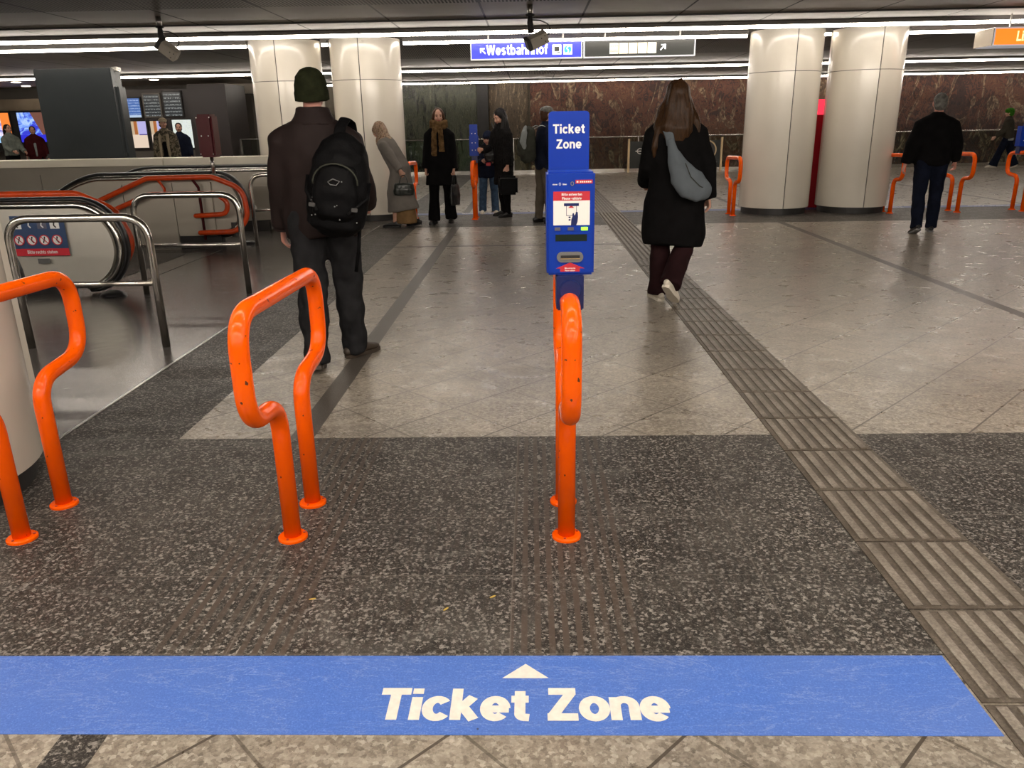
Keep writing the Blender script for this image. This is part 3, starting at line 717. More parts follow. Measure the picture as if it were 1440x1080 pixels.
# ---------------------------------------------------------------- validators
def make_validator(x, y, rz, label):
    r = empty('ticket_validator', (x, y, 0), rz, label, 'ticket validator', 'blue ticket validators')
    F = -.068                                                     # front face
    h = bbox('housing', (-.0715, .0715, F, .065, .962, 1.266), 'blue', r, bev=.006); autosmooth(h)
    U = lambda px: (px - 804.5) / 68 * .143
    Z = lambda py: .962 + (387 - py) / 144 * .304
    b = bbox('bracket', (-.042, .042, F - .002, .035, .852, .962), 'darkblue', r, bev=.004)
    bm = bmesh.new(); tube(bm, [(0, F - .002, .915), (0, F - .014, .915)], [.034, .031], ref=(1, 0, 0), n=28); autosmooth(link('clamp_ring', bm, 'darkblue', r))
    # sign plate
    pts = []
    for (cx, cz, a0) in ((.062 - .012, 1.436 - .012, 0), (-.062 + .012, 1.436 - .012, 90)):
        for k in range(7): a = radians(a0 + 15 * k); pts.append(V((cx + .012 * cos(a), .045, cz + .012 * sin(a))))
    pts += [V((-.062, .066, 1.05)), V((.062, .066, 1.05))]
    for q_ in pts: q_.y = .0665
    bm = bmesh.new(); extrude_outline(bm, pts, (0, 1, 0), .010); sp = autosmooth(link('sign_plate', bm, 'blue', r))
    # note: housing is in front of the lower half of the plate
    lettering('lettering', [('Ticket', 0, 1.372, .0270, 1.12), ('Zone', 0, 1.328, .0270, 1.12)], 'white', sp, y=.0660)
    # info label
    lb = bbox('info_label', (U(780), U(831.5), F - .0015, F, Z(316), Z(282)), 'white', r)
    bbox('label_header', (U(780), U(831.5), F - .0016, F, Z(282), Z(269.5)), 'red', r)
    lettering('lettering', [('Bitte entwerten', U(806), Z(275.2), .0074, 1.0), ('Please validate', U(806), Z(280.6), .0074, 1.0)], 'white', r, y=F - .0022)
    bbox('pictogram', (U(795), U(816), F - .0022, F - .0015, Z(289.5), Z(285.5)), 'darkblue', lb)
    bm = bmesh.new()
    for a, c_, d_, e_ in ((U(798.2), U(798.8), Z(302.5), Z(287)), (U(812.4), U(813), Z(302.5), Z(287)), (U(798.2), U(813), Z(302.8), Z(302.2))): box(bm, a, c_, F - .0022, F - .0015, d_, e_)
    link('ticket_outline', bm, 'darkblue', lb)
    bm = bmesh.new(); extrude_outline(bm, [V((U(801), F - .0022, Z(292))), V((U(809.5), F - .0022, Z(292))), V((U(805.2), F - .0022, Z(288.3)))], (0, 1, 0), .0007); link('arrow', bm, 'red', lb)
    bm = bmesh.new()
    hand = [(805, 316), (805.5, 308), (807, 304), (807, 300), (809, 299), (810, 303), (811.5, 300), (812, 297.5), (814.5, 298), (815, 305), (814, 312), (812.5, 316)]
    extrude_outline(bm, [V((U(a), F - .0024, Z(b_))) for a, b_ in hand], (0, 1, 0), .0008)
    for (a, b_) in ((803, 305), (803, 308.5)): extrude_outline(bm, [V((U(a + 1.6 * cos(t)), F - .0024, Z(b_ + 1.2 * sin(t)))) for t in [k * pi / 4 for k in range(8)]], (0, 1, 0), .0008)
    link('hand_symbol', bm, 'darkblue', lb)
    # indicators, display, slot
    for a, c_, mt in ((782, 790, 'greyled'), (800.5, 809, 'greyled'), (819.5, 829, 'green_led')):
        bbox('indicator', (U(a), U(c_), F - .0025, F, Z(323.5), Z(318.8)), mt, r, bev=.0006)
    bbox('display', (U(783), U(828), F - .0012, F, Z(338.5), Z(329)), 'lcd', r)
    pts = [V((U(804) + sx * .024 + .016 * cos(radians(a)), F - .004, Z(361) + .016 * sin(radians(a)))) for sx, rg in ((1, range(-90, 91, 15)), (-1, range(90, 271, 15))) for a in rg]
    bm = bmesh.new(); extrude_outline(bm, pts, (0, 1, 0), .004); spm = link('slot_plate', bm, 'slot', r)
    bbox('slot', (U(790.5), U(818), F - .0052, F - .0035, Z(363), Z(358.5)), 'blackmat', spm)
    bbox('slot_lip', (U(790.5), U(818), F - .0065, F - .004, Z(363.8), Z(362.6)), 'brass', spm)
    bm = bmesh.new(); extrude_outline(bm, [V((U(a), F - .001, Z(b_))) for a, b_ in ((784, 377.5), (804, 369), (825, 377.5), (818, 377.5), (818, 382), (790, 382), (790, 377.5))], (0, 1, 0), .001); link('arrow_label', bm, 'red', r)
    lettering('lettering', [('Bitte entwerten', U(804), Z(378), .0042, .95), ('Please validate', U(804), Z(381.4), .0042, .95)], 'white', r, y=F - .0016)
    # logo line
    lettering('lettering', [('wiener', U(782.5), Z(260.8), .0050, .88), ('linien', U(796), Z(260.8), .0050, .88)], 'white', r, y=F - .0006)
    bm = bmesh.new(); tube(bm, [(U(789.3) + .0026 * cos(a), F - .0012, Z(259.3) + .0035 * sin(a)) for a in [k * pi / 8 for k in range(17)]], .0006, ref=(0, 1, 0), n=6); link('logo_ring', bm, 'white', r)
    bm = bmesh.new(); tube(bm, [(U(806.5) + .0040 * cos(a), F - .0015, Z(259) + .0052 * sin(a)) for a in [k * pi / 10 for k in range(21)]], .0013, ref=(0, 1, 0), n=6); link('logo_emblem', bm, 'slot', r)
    bbox('logo_label', (U(811), U(835), F - .001, F, Z(259), Z(254)), 'red', r)
    bm = bmesh.new(); box(bm, U(812.5), U(815), F - .0015, F - .001, Z(257.7), Z(255.5))
    for k in range(6): box(bm, U(817 + k * 2.8), U(819 + k * 2.8), F - .0015, F - .001, Z(257.6), Z(255.7))
    link('logo_print', bm, 'white', r)
    # bolts on the back of plate
    for bx in (-.026, .026):
        for bz in (1.30, 1.16, 1.05):
            bm = bmesh.new(); tube(bm, [(bx, .076, bz), (bx, .082, bz)], [.007, .006], n=10); link('bolt', bm, 'white', r)
    return r
val0 = make_validator(.119, 2.43, 0, 'blue ticket validator with Ticket Zone sign on the nearest rail')
# hanging to the tube: far ones face away
r = copy_tree(val0); r.location = (-.885, 12.9, 0); r.rotation_euler = (0, 0, pi); r['label'] = 'far blue validator seen from behind, beside the child'
r = copy_tree(val0); r.location = (7.66, 12.86, 0); r.rotation_euler = (0, 0, pi); r['label'] = 'far blue validator seen from behind at the right edge'

# ---------------------------------------------------------------- floor markings
r = empty('floor_marking', (0, 1.66, 0), 0, 'wide blue painted band on floor reading Ticket Zone', 'floor marking')
bbox('painted_band', (-4.2, 1.112, 1.517 - 1.66, 1.813 - 1.66, 0, .0014), 'bluepaint', r)
bm = bmesh.new(); z = .0019
def tz(bm, x0, w):
    ww = text_width('Ticket Zone', 1, 1, .06)
    text_mesh(bm, 'Ticket Zone', lambda u, v: V((x0 + u, 1.566 - 1.66 + v, z)), .113, stretch=w / (ww * .113), track=.05, weight=.225, up=V((0, 0, 1)))
    cx = x0 + w / 2 - .0
    f = bm.faces.new([bm.verts.new((cx - .062, 1.720 - 1.66, z)), bm.verts.new((cx + .062, 1.720 - 1.66, z)), bm.verts.new((cx, 1.778 - 1.66, z))])
tz(bm, -.398, .745); 
tz(bm, -.398 - 1.79, .745)
me = bpy.data.meshes.new('lettering'); bm.to_mesh(me); bm.free(); me.materials.append(M['floorwhite'])
o = bpy.data.objects.new('lettering', me); COL.objects.link(o); o.parent = r
for (x0, x1, l) in ((-5.2, 1.112, 'far narrow blue floor line left of the guidance path'), (1.52, 12, 'far narrow blue floor line right of the guidance path')):
    r = empty('floor_marking', (x0, 13.45, 0), 0, l, 'floor marking')
    bbox('painted_band', (0, x1 - x0, -.13, .13, 0, .002), 'bluepaint_far', r)
    bm = bmesh.new(); k = .55
    while k < x1 - x0 - .8:
        text_mesh(bm, 'Ticket Zone', lambda u, v: V((k + .66 - u, .04 - v, .0028)), .11, stretch=1.0, up=V((0, 0, 1))); k += 1.75
    me = bpy.data.meshes.new('lettering'); bm.to_mesh(me); bm.free(); me.materials.append(M['white'])
    o = bpy.data.objects.new('lettering', me); COL.objects.link(o); o.parent = r
for k, (x, y, a, l) in enumerate(((-.695, 2.09, .3, 'tiny yellow leaf scrap on dark floor below the left rail'), (-.27, 2.035, .9, 'tiny yellow leaf scrap on dark floor above the word Ticket'), (-.13, 2.10, .6, 'tiny yellow leaf scrap on dark floor nearest below the validator'))):
    bm = bmesh.new(); pts = [V((.011 * cos(t), .0035 * sin(t), 0)) for t in [q * pi / 5 for q in range(10)]]
    extrude_outline(bm, pts, (0, 0, 1), .0015); o = link('leaf_scrap', bm, 'litter'); o.location = (x, y, .0002); o.rotation_euler = (0, 0, a); tag(o, l, 'litter', 'yellow scraps on the floor')

# ---------------------------------------------------------------- steel barriers
def make_barrier(y, label, h=.875):
    r = empty('steel_barrier', (-2.98, y, 0), 0, label, 'barrier', 'tubular steel barriers')
    bm = bmesh.new(); tube(bm, fillet([(-.47, 0, 0), (-.47, 0, h), (.47, 0, h), (.47, 0, 0)], .17, 10), .026, ref=(0, 1, 0), n=24); link('bar_frame', bm, 'steel_bright', r, True)
    bm = bmesh.new(); tube(bm, [(-.45, 0, .44), (.45, 0, .44)], .017, ref=(0, 1, 0), n=18); link('cross_bar', bm, 'steel_bright', r, True)
    return r
b0 = make_barrier(5.11, 'nearest tubular steel barrier, at the sign panel of the escalator')
b1 = copy_tree(b0); b1.location = (-3.03, 6.92, 0); b1['label'] = 'middle tubular steel barrier between two escalator ends'
b2 = copy_tree(b0); b2.location = (-3.04, 9.98, 0); b2['label'] = 'farthest tubular steel barrier, left of walking man with backpack'

# ---------------------------------------------------------------- escalator balustrades
def newel_outline(xr, z0, z1, xl, off=0, slope_x=None, n=18):
    """outline of side panel in xz; right end is a half ellipse; left side may descend"""
    rz = (z1 - z0) / 2; rx = rz * .95
    pts = [V((xr - rx + rx * cos(radians(a)), 0, z0 + rz + rz * sin(radians(a)))) for a in [90 - 180 * k / n for k in range(n + 1)]]
    return pts
def top_path(xr, z1, xl, z0, sx=None):
    rz = (z1 - z0) / 2; rx = rz * .95
    pts = []
    if sx is not None:
        x = xl
        while x < sx:
            d = sx - x; zz = z1 - (d * d / (2 * .9) if d < .5 else (.25 / 1.8) + (d - .5) * .556)
            pts.append(V((x, 0, zz))); x += .12
    else: pts.append(V((xl, 0, z1)))
    pts.append(V((xr - rx - .4, 0, z1)))
    pts += [V((xr - rx + rx * cos(radians(a)), 0, z0 + rz + rz * sin(radians(a)))) for a in [90 - 180 * k / 20 for k in range(21)]]
    return pts
def make_balustrade(label, y, xr, xl, z0=.06, z1=.83, sx=None, thick=.14, panel='steel_panel', cladding=None):
    r = empty('escalator_balustrade', (0, y, 0), 0, label, 'escalator')
    tp = top_path(xr - .10, z1 - .05, xl, z0 + .04, sx)
    bottom = [V((xl, 0, min(z0 + .04, tp[0].z - .3)))] if sx is None else [V((xl, 0, -.0))]
    if sx is not None: tp = [p for p in tp]
    ol = tp + bottom
    if sx is not None: ol = [p for p in tp] + [V((sx + .3, 0, .1)), V((xl, 0, max(.02, tp[0].z - .62)))]
    bm = bmesh.new(); extrude_outline(bm, [p + V((0, -thick / 2 + .02, 0)) for p in ol], (0, 1, 0), thick - .04); autosmooth(link('side_panel', bm, panel, r))
    # metal rim and rubber handrail follow the outline
    rim = [p for p in top_path(xr - .055, z1 - .025, xl, z0 + .02, sx)]
    bm = bmesh.new(); tube(bm, [p + V((0, -thick / 2 + .03, 0)) for p in rim], (.022, .03), ref=(0, 1, 0), n=10); link('panel_rim', bm, 'steel_bright', r, True)
    bm = bmesh.new(); tube(bm, [p + V((0, thick / 2 - .03, 0)) for p in rim], (.022, .03), ref=(0, 1, 0), n=10); link('panel_rim', bm, 'steel_bright', r, True)
    hr = top_path(xr, z1 + .03, xl, z0 - .02, sx)
    bm = bmesh.new(); tube(bm, hr, (.045, .022), ref=(0, 1, 0), n=16); link('handrail_belt', bm, 'black', r, True)
    bx = bbox('skirt_base', (xl if sx is None else sx + .3, xr - .55, -.03, .03, 0, z0 + .12), 'darkbase', r)
    return r
# nearest one, cut by left edge: dark outside
b = make_balustrade('dark escalator balustrade end cut by left edge behind the cream column', 5.22, -3.50, -7.5, z0=.06, z1=.84, panel='darkbase')
bm = bmesh.new(); tube(bm, [(-3.64, 5.13, .44), (-3.64, 5.126, .44)], [.05, .05], ref=(1, 0, 0), n=24); link('round_label', bm, 'white', b)
# sign balustrade
b = make_balustrade('steel escalator balustrade end carrying the prohibition sign, behind nearest barrier', 7.02, -3.66, -8.0, z0=.05, z1=.82)
s = bbox('safety_sign', (-4.64, -4.155, -.0755, -.072, .36, .715), 'signpanel' if 'signpanel' in M else 'darkblue', b)
M['sgblue'] = simple('sign_slate_blue', (.030, .060, .14), .4, 0, .05, 8); s.data.materials[0] = M['sgblue']
yS = -.0762
bbox('red_strip', (-4.64, -4.155, yS, -.0755, .36, .425), 'red', s)
M['signtext'] = simple('sign_white_print', (.7, .7, .7), .5)
lettering('lettering', [('Bitte rechts stehen', -4.40, .380, .030, .92)], 'signtext', s, y=yS - .0006)
for k in range(4):
    cx = -4.59 + k * .115
    bm = bmesh.new(); tube(bm, [(cx, yS, .50), (cx, yS - .0006, .50)], [.045, .045], ref=(1, 0, 0), n=26); link('white_disc', bm, 'signtext', s)
    bm = bmesh.new(); tube(bm, [(cx + .043 * cos(a), yS - .001, .50 + .043 * sin(a)) for a in [q * pi / 12 for q in range(25)]], .005, ref=(0, 1, 0), n=6); tube(bm, [(cx - .030, yS - .001, .53), (cx + .030, yS - .001, .47)], .004, ref=(0, 1, 0), n=6); link('prohibition_ring', bm, 'red', s)
    bm = bmesh.new(); ell(bm, (cx + .004, yS - .0014, .525), .008, .0008, .008); tube(bm, [(cx + .004, yS - .001, .52), (cx - .004, yS - .001, .498), (cx + (.016 if k % 2 else -.014), yS - .001, .475)], .005, ref=(0, 1, 0), n=6); link('pictogram', bm, 'blackmat', s)
    bbox('pictogram_square', (cx - .042, cx + .042, yS, -.0755, .60, .685), ['signtext', 'sgblue', 'greyled', 'signtext'][k], s)
    bm = bmesh.new(); ell(bm, (cx, yS - .0014, .665), .009, .0008, .009); tube(bm, [(cx, yS - .001, .655), (cx - .006, yS - .001, .63), (cx + .012, yS - .001, .61)], .006, ref=(0, 1, 0), n=6); link('pictogram', bm, ['blackmat', 'signtext', 'signtext', 'blackmat'][k], s)
bbox('small_notice', (-4.46, -4.35, -.0745, -.0722, .29, .335), 'slot', b)
# balustrade with cladding and tubular guard
b = make_balustrade('escalator balustrade behind the orange tube guard with black handrail going down left', 10.02, -3.575, -8.2, z0=.14, z1=.885, sx=-5.35, panel='cladding')
for (x0, x1, zb) in ((-5.115, -4.49, .02), (-4.48, -4.0, .14)):
    bbox('cladding_panel', (x0, x1, -.085, -.05, zb, .80), 'cladding', b)
bm = bmesh.new(); extrude_outline(bm, [V((-5.125, -.085, .02)), V((-5.125, -.085, .78)), V((-5.6, -.085, .72)), V((-6.1, -.085, .52)), V((-6.9, -.085, .08)), V((-6.9, -.085, .02))], (0, 1, 0), .035); link('cladding_panel', bm, 'cladding', b)
bbox('plinth', (-4.48, -3.95, -.075, .05, 0, .14), 'blackmat', b)
bm = bmesh.new(); cyl(bm, (-3.78, -.02), .045, .12, .30, 16); link('inlet_post', bm, 'darkbase', b)
b = make_balustrade('farthest escalator balustrade beside the parapet, behind farthest barrier', 11.6, -3.30, -8.5, z0=.12, z1=.89, sx=-5.5, panel='cladding')
for (x, y, l) in ((-3.78, 6.86, 'small black rubber hump on floor at the sign balustrade end'), (-3.66, 10.12, 'small black rubber hump on floor behind middle barrier')):
    bm = bmesh.new(); ell(bm, (0, 0, 0), .12, .10, .055); bmesh.ops.bisect_plane(bm, geom=bm.verts[:] + bm.edges[:] + bm.faces[:], plane_co=(0, 0, 0), plane_no=(0, 0, -1), clear_outer=True)
    bmesh.ops.holes_fill(bm, edges=[e for e in bm.edges if e.is_boundary]); o = link('floor_bumper', bm, 'black', None, True); o.location = (x, y, 0); tag(o, l, 'bumper')
# orange tube guards
def guard(label, y, lower, side):
    r = empty('tube_guard', (0, y, 0), 0, label, 'tube guard')
    bm = bmesh.new()
    up = fillet([(-6.6, 0, .10 if lower else .86), (-4.74, 0, .865), (-3.93, 0, .87), (-3.56, 0, .72), (-3.53, 0, .36), (-3.70, 0, .20), (-4.16, 0, .19)] if lower else [(-8, 0, .875), (-4.2, 0, .875), (-3.86, 0, .72), (-3.74, 0, .42), (-3.86, 0, .20), (-4.2, 0, .16)], .24, 9)
    tube(bm, up, .032, ref=(0, 1, 0), n=18, rounded=True); link('upper_tube', bm, 'orange_dull', r, True)
    if lower:
        bm = bmesh.new(); tube(bm, fillet([(-6.6, 0, -.0), (-6.4, 0, .03), (-4.74, 0, .67), (-3.90, 0, .67), (-3.76, 0, .56), (-3.80, 0, .42), (-4.19, 0, .40)], .14, 8), .030, ref=(0, 1, 0), n=18, rounded=True); link('lower_tube', bm, 'orange_dull', r, True)
        for x, zb in ((-4.55, .68), (-4.12, .10)):
            bm = bmesh.new(); tube(bm, [(x - .06, side * .02, .84), (x, side * .03, .74), (x, side * .03, .68), (x, side * .03, zb)], (.016, .022), ref=(1, 0, 0), n=10); link('bracket', bm, 'orange_dull' if x < -4.3 else 'c_darkred', r, True)
    else:
        for x in (-5.2, -4.4):
            bm = bmesh.new(); tube(bm, [(x, 0, .85), (x, -.12, .70), (x, -.13, .6)], .014, n=8); link('bracket', bm, 'orange_dull', r, True)
    return r
guard('orange red double tube guard with hooked ends beside the escalator', 9.83, True, 1)
guard('orange red tube guard curving around the sign balustrade', 7.30, False, -1)
# red box on a pole
r = empty('emergency_box', (-3.93, 9.93, 0), 0, 'dark red rectangular box on a steel pole above the tube guard', 'emergency box')
bm = bmesh.new(); tube(bm, [(.0, 0, .90), (-.005, 0, 1.12)], .022, n=16); link('pole', bm, 'steel', r, True)
b = bbox('box_body', (-.105, .095, -.11, .11, 1.10, 1.60), 'redbox', r, bev=.025); autosmooth(b)
for (x, z) in ((-.085, 1.14), (.07, 1.14), (-.085, 1.56), (.07, 1.56), (-.05, 1.35), (.035, 1.35)):
    bm = bmesh.new(); tube(bm, [(x, -.109, z), (x, -.114, z)], [.007, .006], n=8); link('rivet', bm, 'steel', r)
# parapet
r = empty('parapet', (0, 12.25, 0), 0, 'low panelled parapet with pale cream cap behind the escalators', 'parapet')
xs = [-17.1, -14.2, -11.3, -8.4, -5.5, -2.62]
for a, b in zip(xs, xs[1:]): bbox('cap', (a + .004, b - .004, -.25, .22, .93, 1.035), 'cream_cap', r, bev=.008)
for a, b in zip(xs, xs[1:]):
    bbox('top_strip', (a + .005, b - .005, -.17, .17, .82, .93), 'cladding', r)
    m_ = (a + b) / 2
    for c, d in ((a, a + .95), (a + .95, m_ + .48), (m_ + .48, b)): bbox('panel', (c + .006, d - .006, -.17, .16, .03, .82), 'cladding', r)
# dark metal cabinet
r = empty('metal_cabinet', (-7.13, 13.05, 0), 0, 'tall dark grey sheet metal housing standing behind the parapet', 'cabinet')
bbox('body', (-.61, .61, -.15, .16, 0, 2.37), 'darkmetal', r, bev=.01)
bbox('side_frame', (.612, .65, -.05, .16, 0, 2.10), 'darkmetal', r, bev=.004)
bbox('top_bracket', (.58, .66, -.05, .10, 2.33, 2.39), 'steel_bright', r)
bbox('foot_strip', (-.63, .63, -.17, .18, 1.04, 1.10), 'darkmetal', r)
# red totem between the right columns
r = empty('red_totem', (4.76, 13.75, 0), 0, 'narrow red totem with glowing pink top between the two right columns', 'totem')
bbox('shaft', (-.28, .28, -.1, .1, 0, 1.49), 'totem_red', r); bbox('lit_head', (-.28, .28, -.1, .1, 1.49, 1.73), 'totem_lit', r)
bbox('lower_panel', (-.27, .27, -.105, -.10, .1, 1.2), 'totem_red', r)
# black board with emblem by the mural
r = empty('info_board', (4.4, 24.6, 0), 0, 'low black board with brass posts standing before the mural', 'board')
bbox('board_panel', (-1.38, 1.32, -.02, .02, .12, .90), 'signblack', r)
for x in (-1.42, 1.36): bbox('post', (x - .03, x + .03, -.03, .03, 0, .98), 'brass', r)
bm = bmesh.new(); tube(bm, [(.92, -.022, .62), (.92, -.03, .62)], [.29, .29], ref=(1, 0, 0), n=40); d = link('round_emblem', bm, 'brass', r)
bm = bmesh.new(); tube(bm, [(.92, -.031, .62), (.92, -.034, .62)], [.25, .25], ref=(1, 0, 0), n=40); link('emblem_face', bm, 'darkbase', d)
bm = bmesh.new(); tube(bm, [(-1.08 + .085 * cos(a), -.026, .62 + .075 * sin(a)) for a in [k * pi / 12 for k in range(25)]], .014, ref=(0, 1, 0), n=6); box(bm, -1.22, -.94, -.03, -.022, .605, .635); link('ring_logo', bm, 'white', r)
box_ = bbox('print_line', (.95, 1.25, -.024, -.02, .26, .28), 'slot', r)
o = bbox('wall_notice', (11.52, 11.95, 24.55, 24.57, .78, 1.12), 'white'); o.data.materials[0] = simple('pink_notice', (.45, .22, .42), .5, 0, .4, 30); tag(o, 'small pink notice on the railing near the person in a green hat', 'notice')
bbox('support', (11.70, 11.76, 24.57, 24.86, .9, .94), 'steel', o).parent = o

# ---------------------------------------------------------------- hanging signs
def sign_frame(r, x0, x1, z0, z1, y0=-.06, y1=.06, t=.016):
    bm = bmesh.new()
    box(bm, x0, x1, y0, y1, z1 - t, z1); box(bm, x0, x1, y0, y1, z0, z0 + t); box(bm, x0, x0 + t, y0, y1, z0 + t, z1 - t); box(bm, x1 - t, x1, y0, y1, z0 + t, z1 - t)
    link('frame', bm, 'signframe', r)
ZS = 2.335
def arrow45(bm, cx, cz, s, flip, y):
    f = -1 if flip else 1
    def P(a, b): return V((cx + f * a * s, y, cz + b * s))
    for q in (((-.5, -.36), (-.36, -.5), (.30, .16), (.16, .30)), ((-.14, .30), (.5, .5), (.30, -.14), (.30, .30)), ((-.30, .5), (.5, .5), (.5, .30), (-.30, .30)), ((.30, .5), (.5, .5), (.5, -.30), (.30, -.30))):
        bm.faces.new([bm.verts.new(P(*c)) for c in q])
r = empty('hanging_sign', (0, 12.5, 0), 0, 'backlit blue hanging sign reading Westbahnhof with white arrow', 'sign')
bbox('sign_panel', (-.85, .765, -.05, .05, ZS + .016, 2.575 - .016), 'signblue', r); sign_frame(r, -.865, .785, ZS, 2.578)
lettering('lettering', [('Westbahnhof', -.175, ZS + .066, .138, .96)], 'signwhite', r, y=-.052)
bm = bmesh.new(); arrow45(bm, -.68, ZS + .122, .085, True, -.052); link('arrow', bm, 'signwhite', r)
p = bbox('pictogram_tile', (.345, .475, -.054, -.05, ZS + .055, ZS + .190), 'signwhite', r)
bm = bmesh.new(); box(bm, .375, .445, -.056, -.054, ZS + .10, ZS + .165); box(bm, .365, .455, -.056, -.054, ZS + .085, ZS + .093); tube(bm, [(.36, -.055, ZS + .065), (.46, -.055, ZS + .085)], .004, ref=(0, 1, 0), n=6); link('train_symbol', bm, 'signblack', p)
p = bbox('pictogram_tile', (.505, .635, -.054, -.05, ZS + .055, ZS + .190), 'signwhite', r)
bm = bmesh.new(); tube(bm, [(.57, -.0545, ZS + .122), (.57, -.056, ZS + .122)], [.055, .055], ref=(1, 0, 0), n=28); link('blue_disc', bm, 'signcyan', p)
bm = bmesh.new(); tube(bm, [V((.57 + a, -.058, ZS + .122 + b)) for a, b in ((.022, .050), (-.006, .032), (-.014, .012), (.008, -.010), (.012, -.030), (-.018, -.052))], .009, ref=(0, 1, 0), n=6); link('s_symbol', bm, 'signwhite', p)
for x in (-.6, .5): bm = bmesh.new(); tube(bm, [(x, 0, 2.578), (x, 0, 2.72)], .012, n=8); link('hanger', bm, 'steel', r)
r = empty('hanging_sign', (1.62, 12.5, 0), 0, 'black hanging sign with five pale squares and white arrow', 'sign')
bbox('sign_panel', (-.79, .80, -.05, .05, ZS + .016, 2.575 - .016), 'signblack', r); sign_frame(r, -.815, .82, ZS, 2.578)
for k in range(5):
    p = bbox('pale_square', (-.435 + k * .139, -.435 + k * .139 + .127, -.054, -.05, ZS + .05, ZS + .195), 'signcream', r)
    bm = bmesh.new()
    if k == 0:
        for zz, mm in ((.155, 0), (.10, 0), (.08, 0)):
            for q in range(4): box(bm, -.425 + q * .03, -.405 + q * .03, -.056, -.054, ZS + zz - .008, ZS + zz + .004)
    else:
        cx = -.435 + k * .139 + .067; tube(bm, [(cx - .008, -.055, ZS + .14), (cx + .006, -.055, ZS + .14), (cx - .002, -.055, ZS + .12), (cx + .008, -.055, ZS + .108), (cx - .008, -.055, ZS + .10)], .003, ref=(0, 1, 0), n=5)
    link('square_print', bm, 'slot', p)
bm = bmesh.new(); arrow45(bm, .345, ZS + .125, .085, False, -.052); link('arrow', bm, 'signwhite', r)
for x in (-.5, .6): bm = bmesh.new(); tube(bm, [(x, 0, 2.578), (x, 0, 2.72)], .012, n=8); link('hanger', bm, 'steel', r)
r = empty('hanging_sign', (7.3, 11.55, 0), 0, 'orange backlit hanging sign with pale letters at right edge', 'sign')
XL = 6.22 - 7.3
bbox('sign_panel', (XL + .02, 1.2, -.05, .35, ZS - .012, 2.52), 'signorange', r); sign_frame(r, XL, 1.22, ZS - .028, 2.54, -.06, .36)
bbox('end_cap', (XL - .012, XL, -.055, .40, ZS - .02, 2.53), 'steel_bright', r)
lettering('lettering', [('Linie', -.64, ZS + .03, .125, .9)], 'signyellow', r, y=-.053)
for x in (-.8, .8): bm = bmesh.new(); tube(bm, [(x, .1, 2.54), (x, .1, 2.72)], .012, n=8); link('hanger', bm, 'steel', r)

# ---------------------------------------------------------------- ceiling cameras
def make_camera(loc, label, tilt, yawd, zd):
    r = empty('security_camera', loc, 0, label, 'camera', 'ceiling security cameras'); r.scale = (1.15, 1.15, 1.15)
    bm = bmesh.new(); tube(bm, [(0, 0, 0), (0, 0, -.10)], .028, n=16); link('mount_pole', bm, 'steel', r, True)
    bm = bmesh.new(); tube(bm, [(0, 0, -.09), (0, 0, -.11)], [.045, .04], n=16); tube(bm, [(0, 0, -.10), (0, 0, -.17), (.01, 0, -.26)], [.022, .03, .035], n=14); link('joint', bm, 'blackmat', r, True)
    b = bbox('camera_body', (-.09, .10, -.055, .055, -.055, .055), 'camgrey', r, bev=.008)
    b.location = (.075, -.03, -.33); b.rotation_euler = (radians(25), radians(tilt), radians(yawd))
    h = bbox('sun_shield', (-.125, -.085, -.06, .06, -.05, .065), 'darkbase', b, bev=.006)
    bm = bmesh.new()
    for q in ((.06, -.025), (.03, .02), (.07, .03)): tube(bm, [(q[0], -.0545, q[1]), (q[0], -.057, q[1])], .006, n=8)
    link('screw', bm, 'blackmat', b)
    bm = bmesh.new(); tube(bm, fillet([(.01, 0, -.14), (.10, -.02, -.15), (.19, -.04, -.19), (.20, -.03, -.27), (.14, 0, -.30)], .05), .006, n=8); link('cable', bm, 'blackmat', r, True)
    return r
make_camera((-4.44, 10.15, 2.72), 'grey box camera hanging from ceiling left of the column pair', 40, 10, 0)
make_camera((.015, 9.85, 2.72), 'grey box camera hanging in front of the blue Westbahnhof sign', -25, 10, 0)

# ---------------------------------------------------------------- shops and screens at left
r = empty('screen_wall', (-9.9, 21.9, 0), 0, 'dark cabinet wall holding departure boards and lit posters', 'display wall')
bbox('cabinet', (-1.25, .86, 0, .35, 0, 2.50), 'shopdark', r)
bbox('lower_panel', (-1.25, .86, -.01, 0, 0, .93), 'shopwall', r)
def screen(name, x0, x1, z0, z1, mt, rr, fr='blackmat', y=0, t=.035):
    b = bbox(name, (x0 - t, x1 + t, y - .05, y, z0 - t, z1 + t), fr, rr)
    bbox('lit_panel', (x0, x1, y - .054, y - .05, z0, z1), mt, b)
    return b
screen('departure_screen', -.90, -.50, 1.80, 2.28, 'scr_rowsblue', r)
screen('departure_screen', -.38, .04, 1.82, 2.37, 'scr_rows', r, 'shopwall')
screen('departure_screen', .16, .62, 1.82, 2.42, 'scr_rows', r)
screen('poster_case', -.84, -.42, 1.02, 1.70, 'scr_poster', r)
screen('poster_case', -.30, .10, 1.02, 1.70, 'scr_poster', r)
screen('map_case', .30, .82, 1.00, 1.72, 'scr_map', r)
o = bbox('dark_kiosk', (-9.02, -8.0, 21.7, 23.2, 0, 2.60), 'shopdark'); tag(o, 'dark brown kiosk block right of the departure boards', 'kiosk')
o = bbox('glass_screen', (-8.0, -6.6, 22.4, 22.42, 0, 1.18), 'glass'); tag(o, 'low glass screen with pale edge right of the dark kiosk', 'glass screen')
bbox('edge_strip', (-8.0, -7.97, 22.395, 22.425, 0, 1.18), 'steel_bright', o); bbox('top_edge', (-8.0, -6.6, 22.395, 22.425, 1.18, 1.195), 'steel', o)
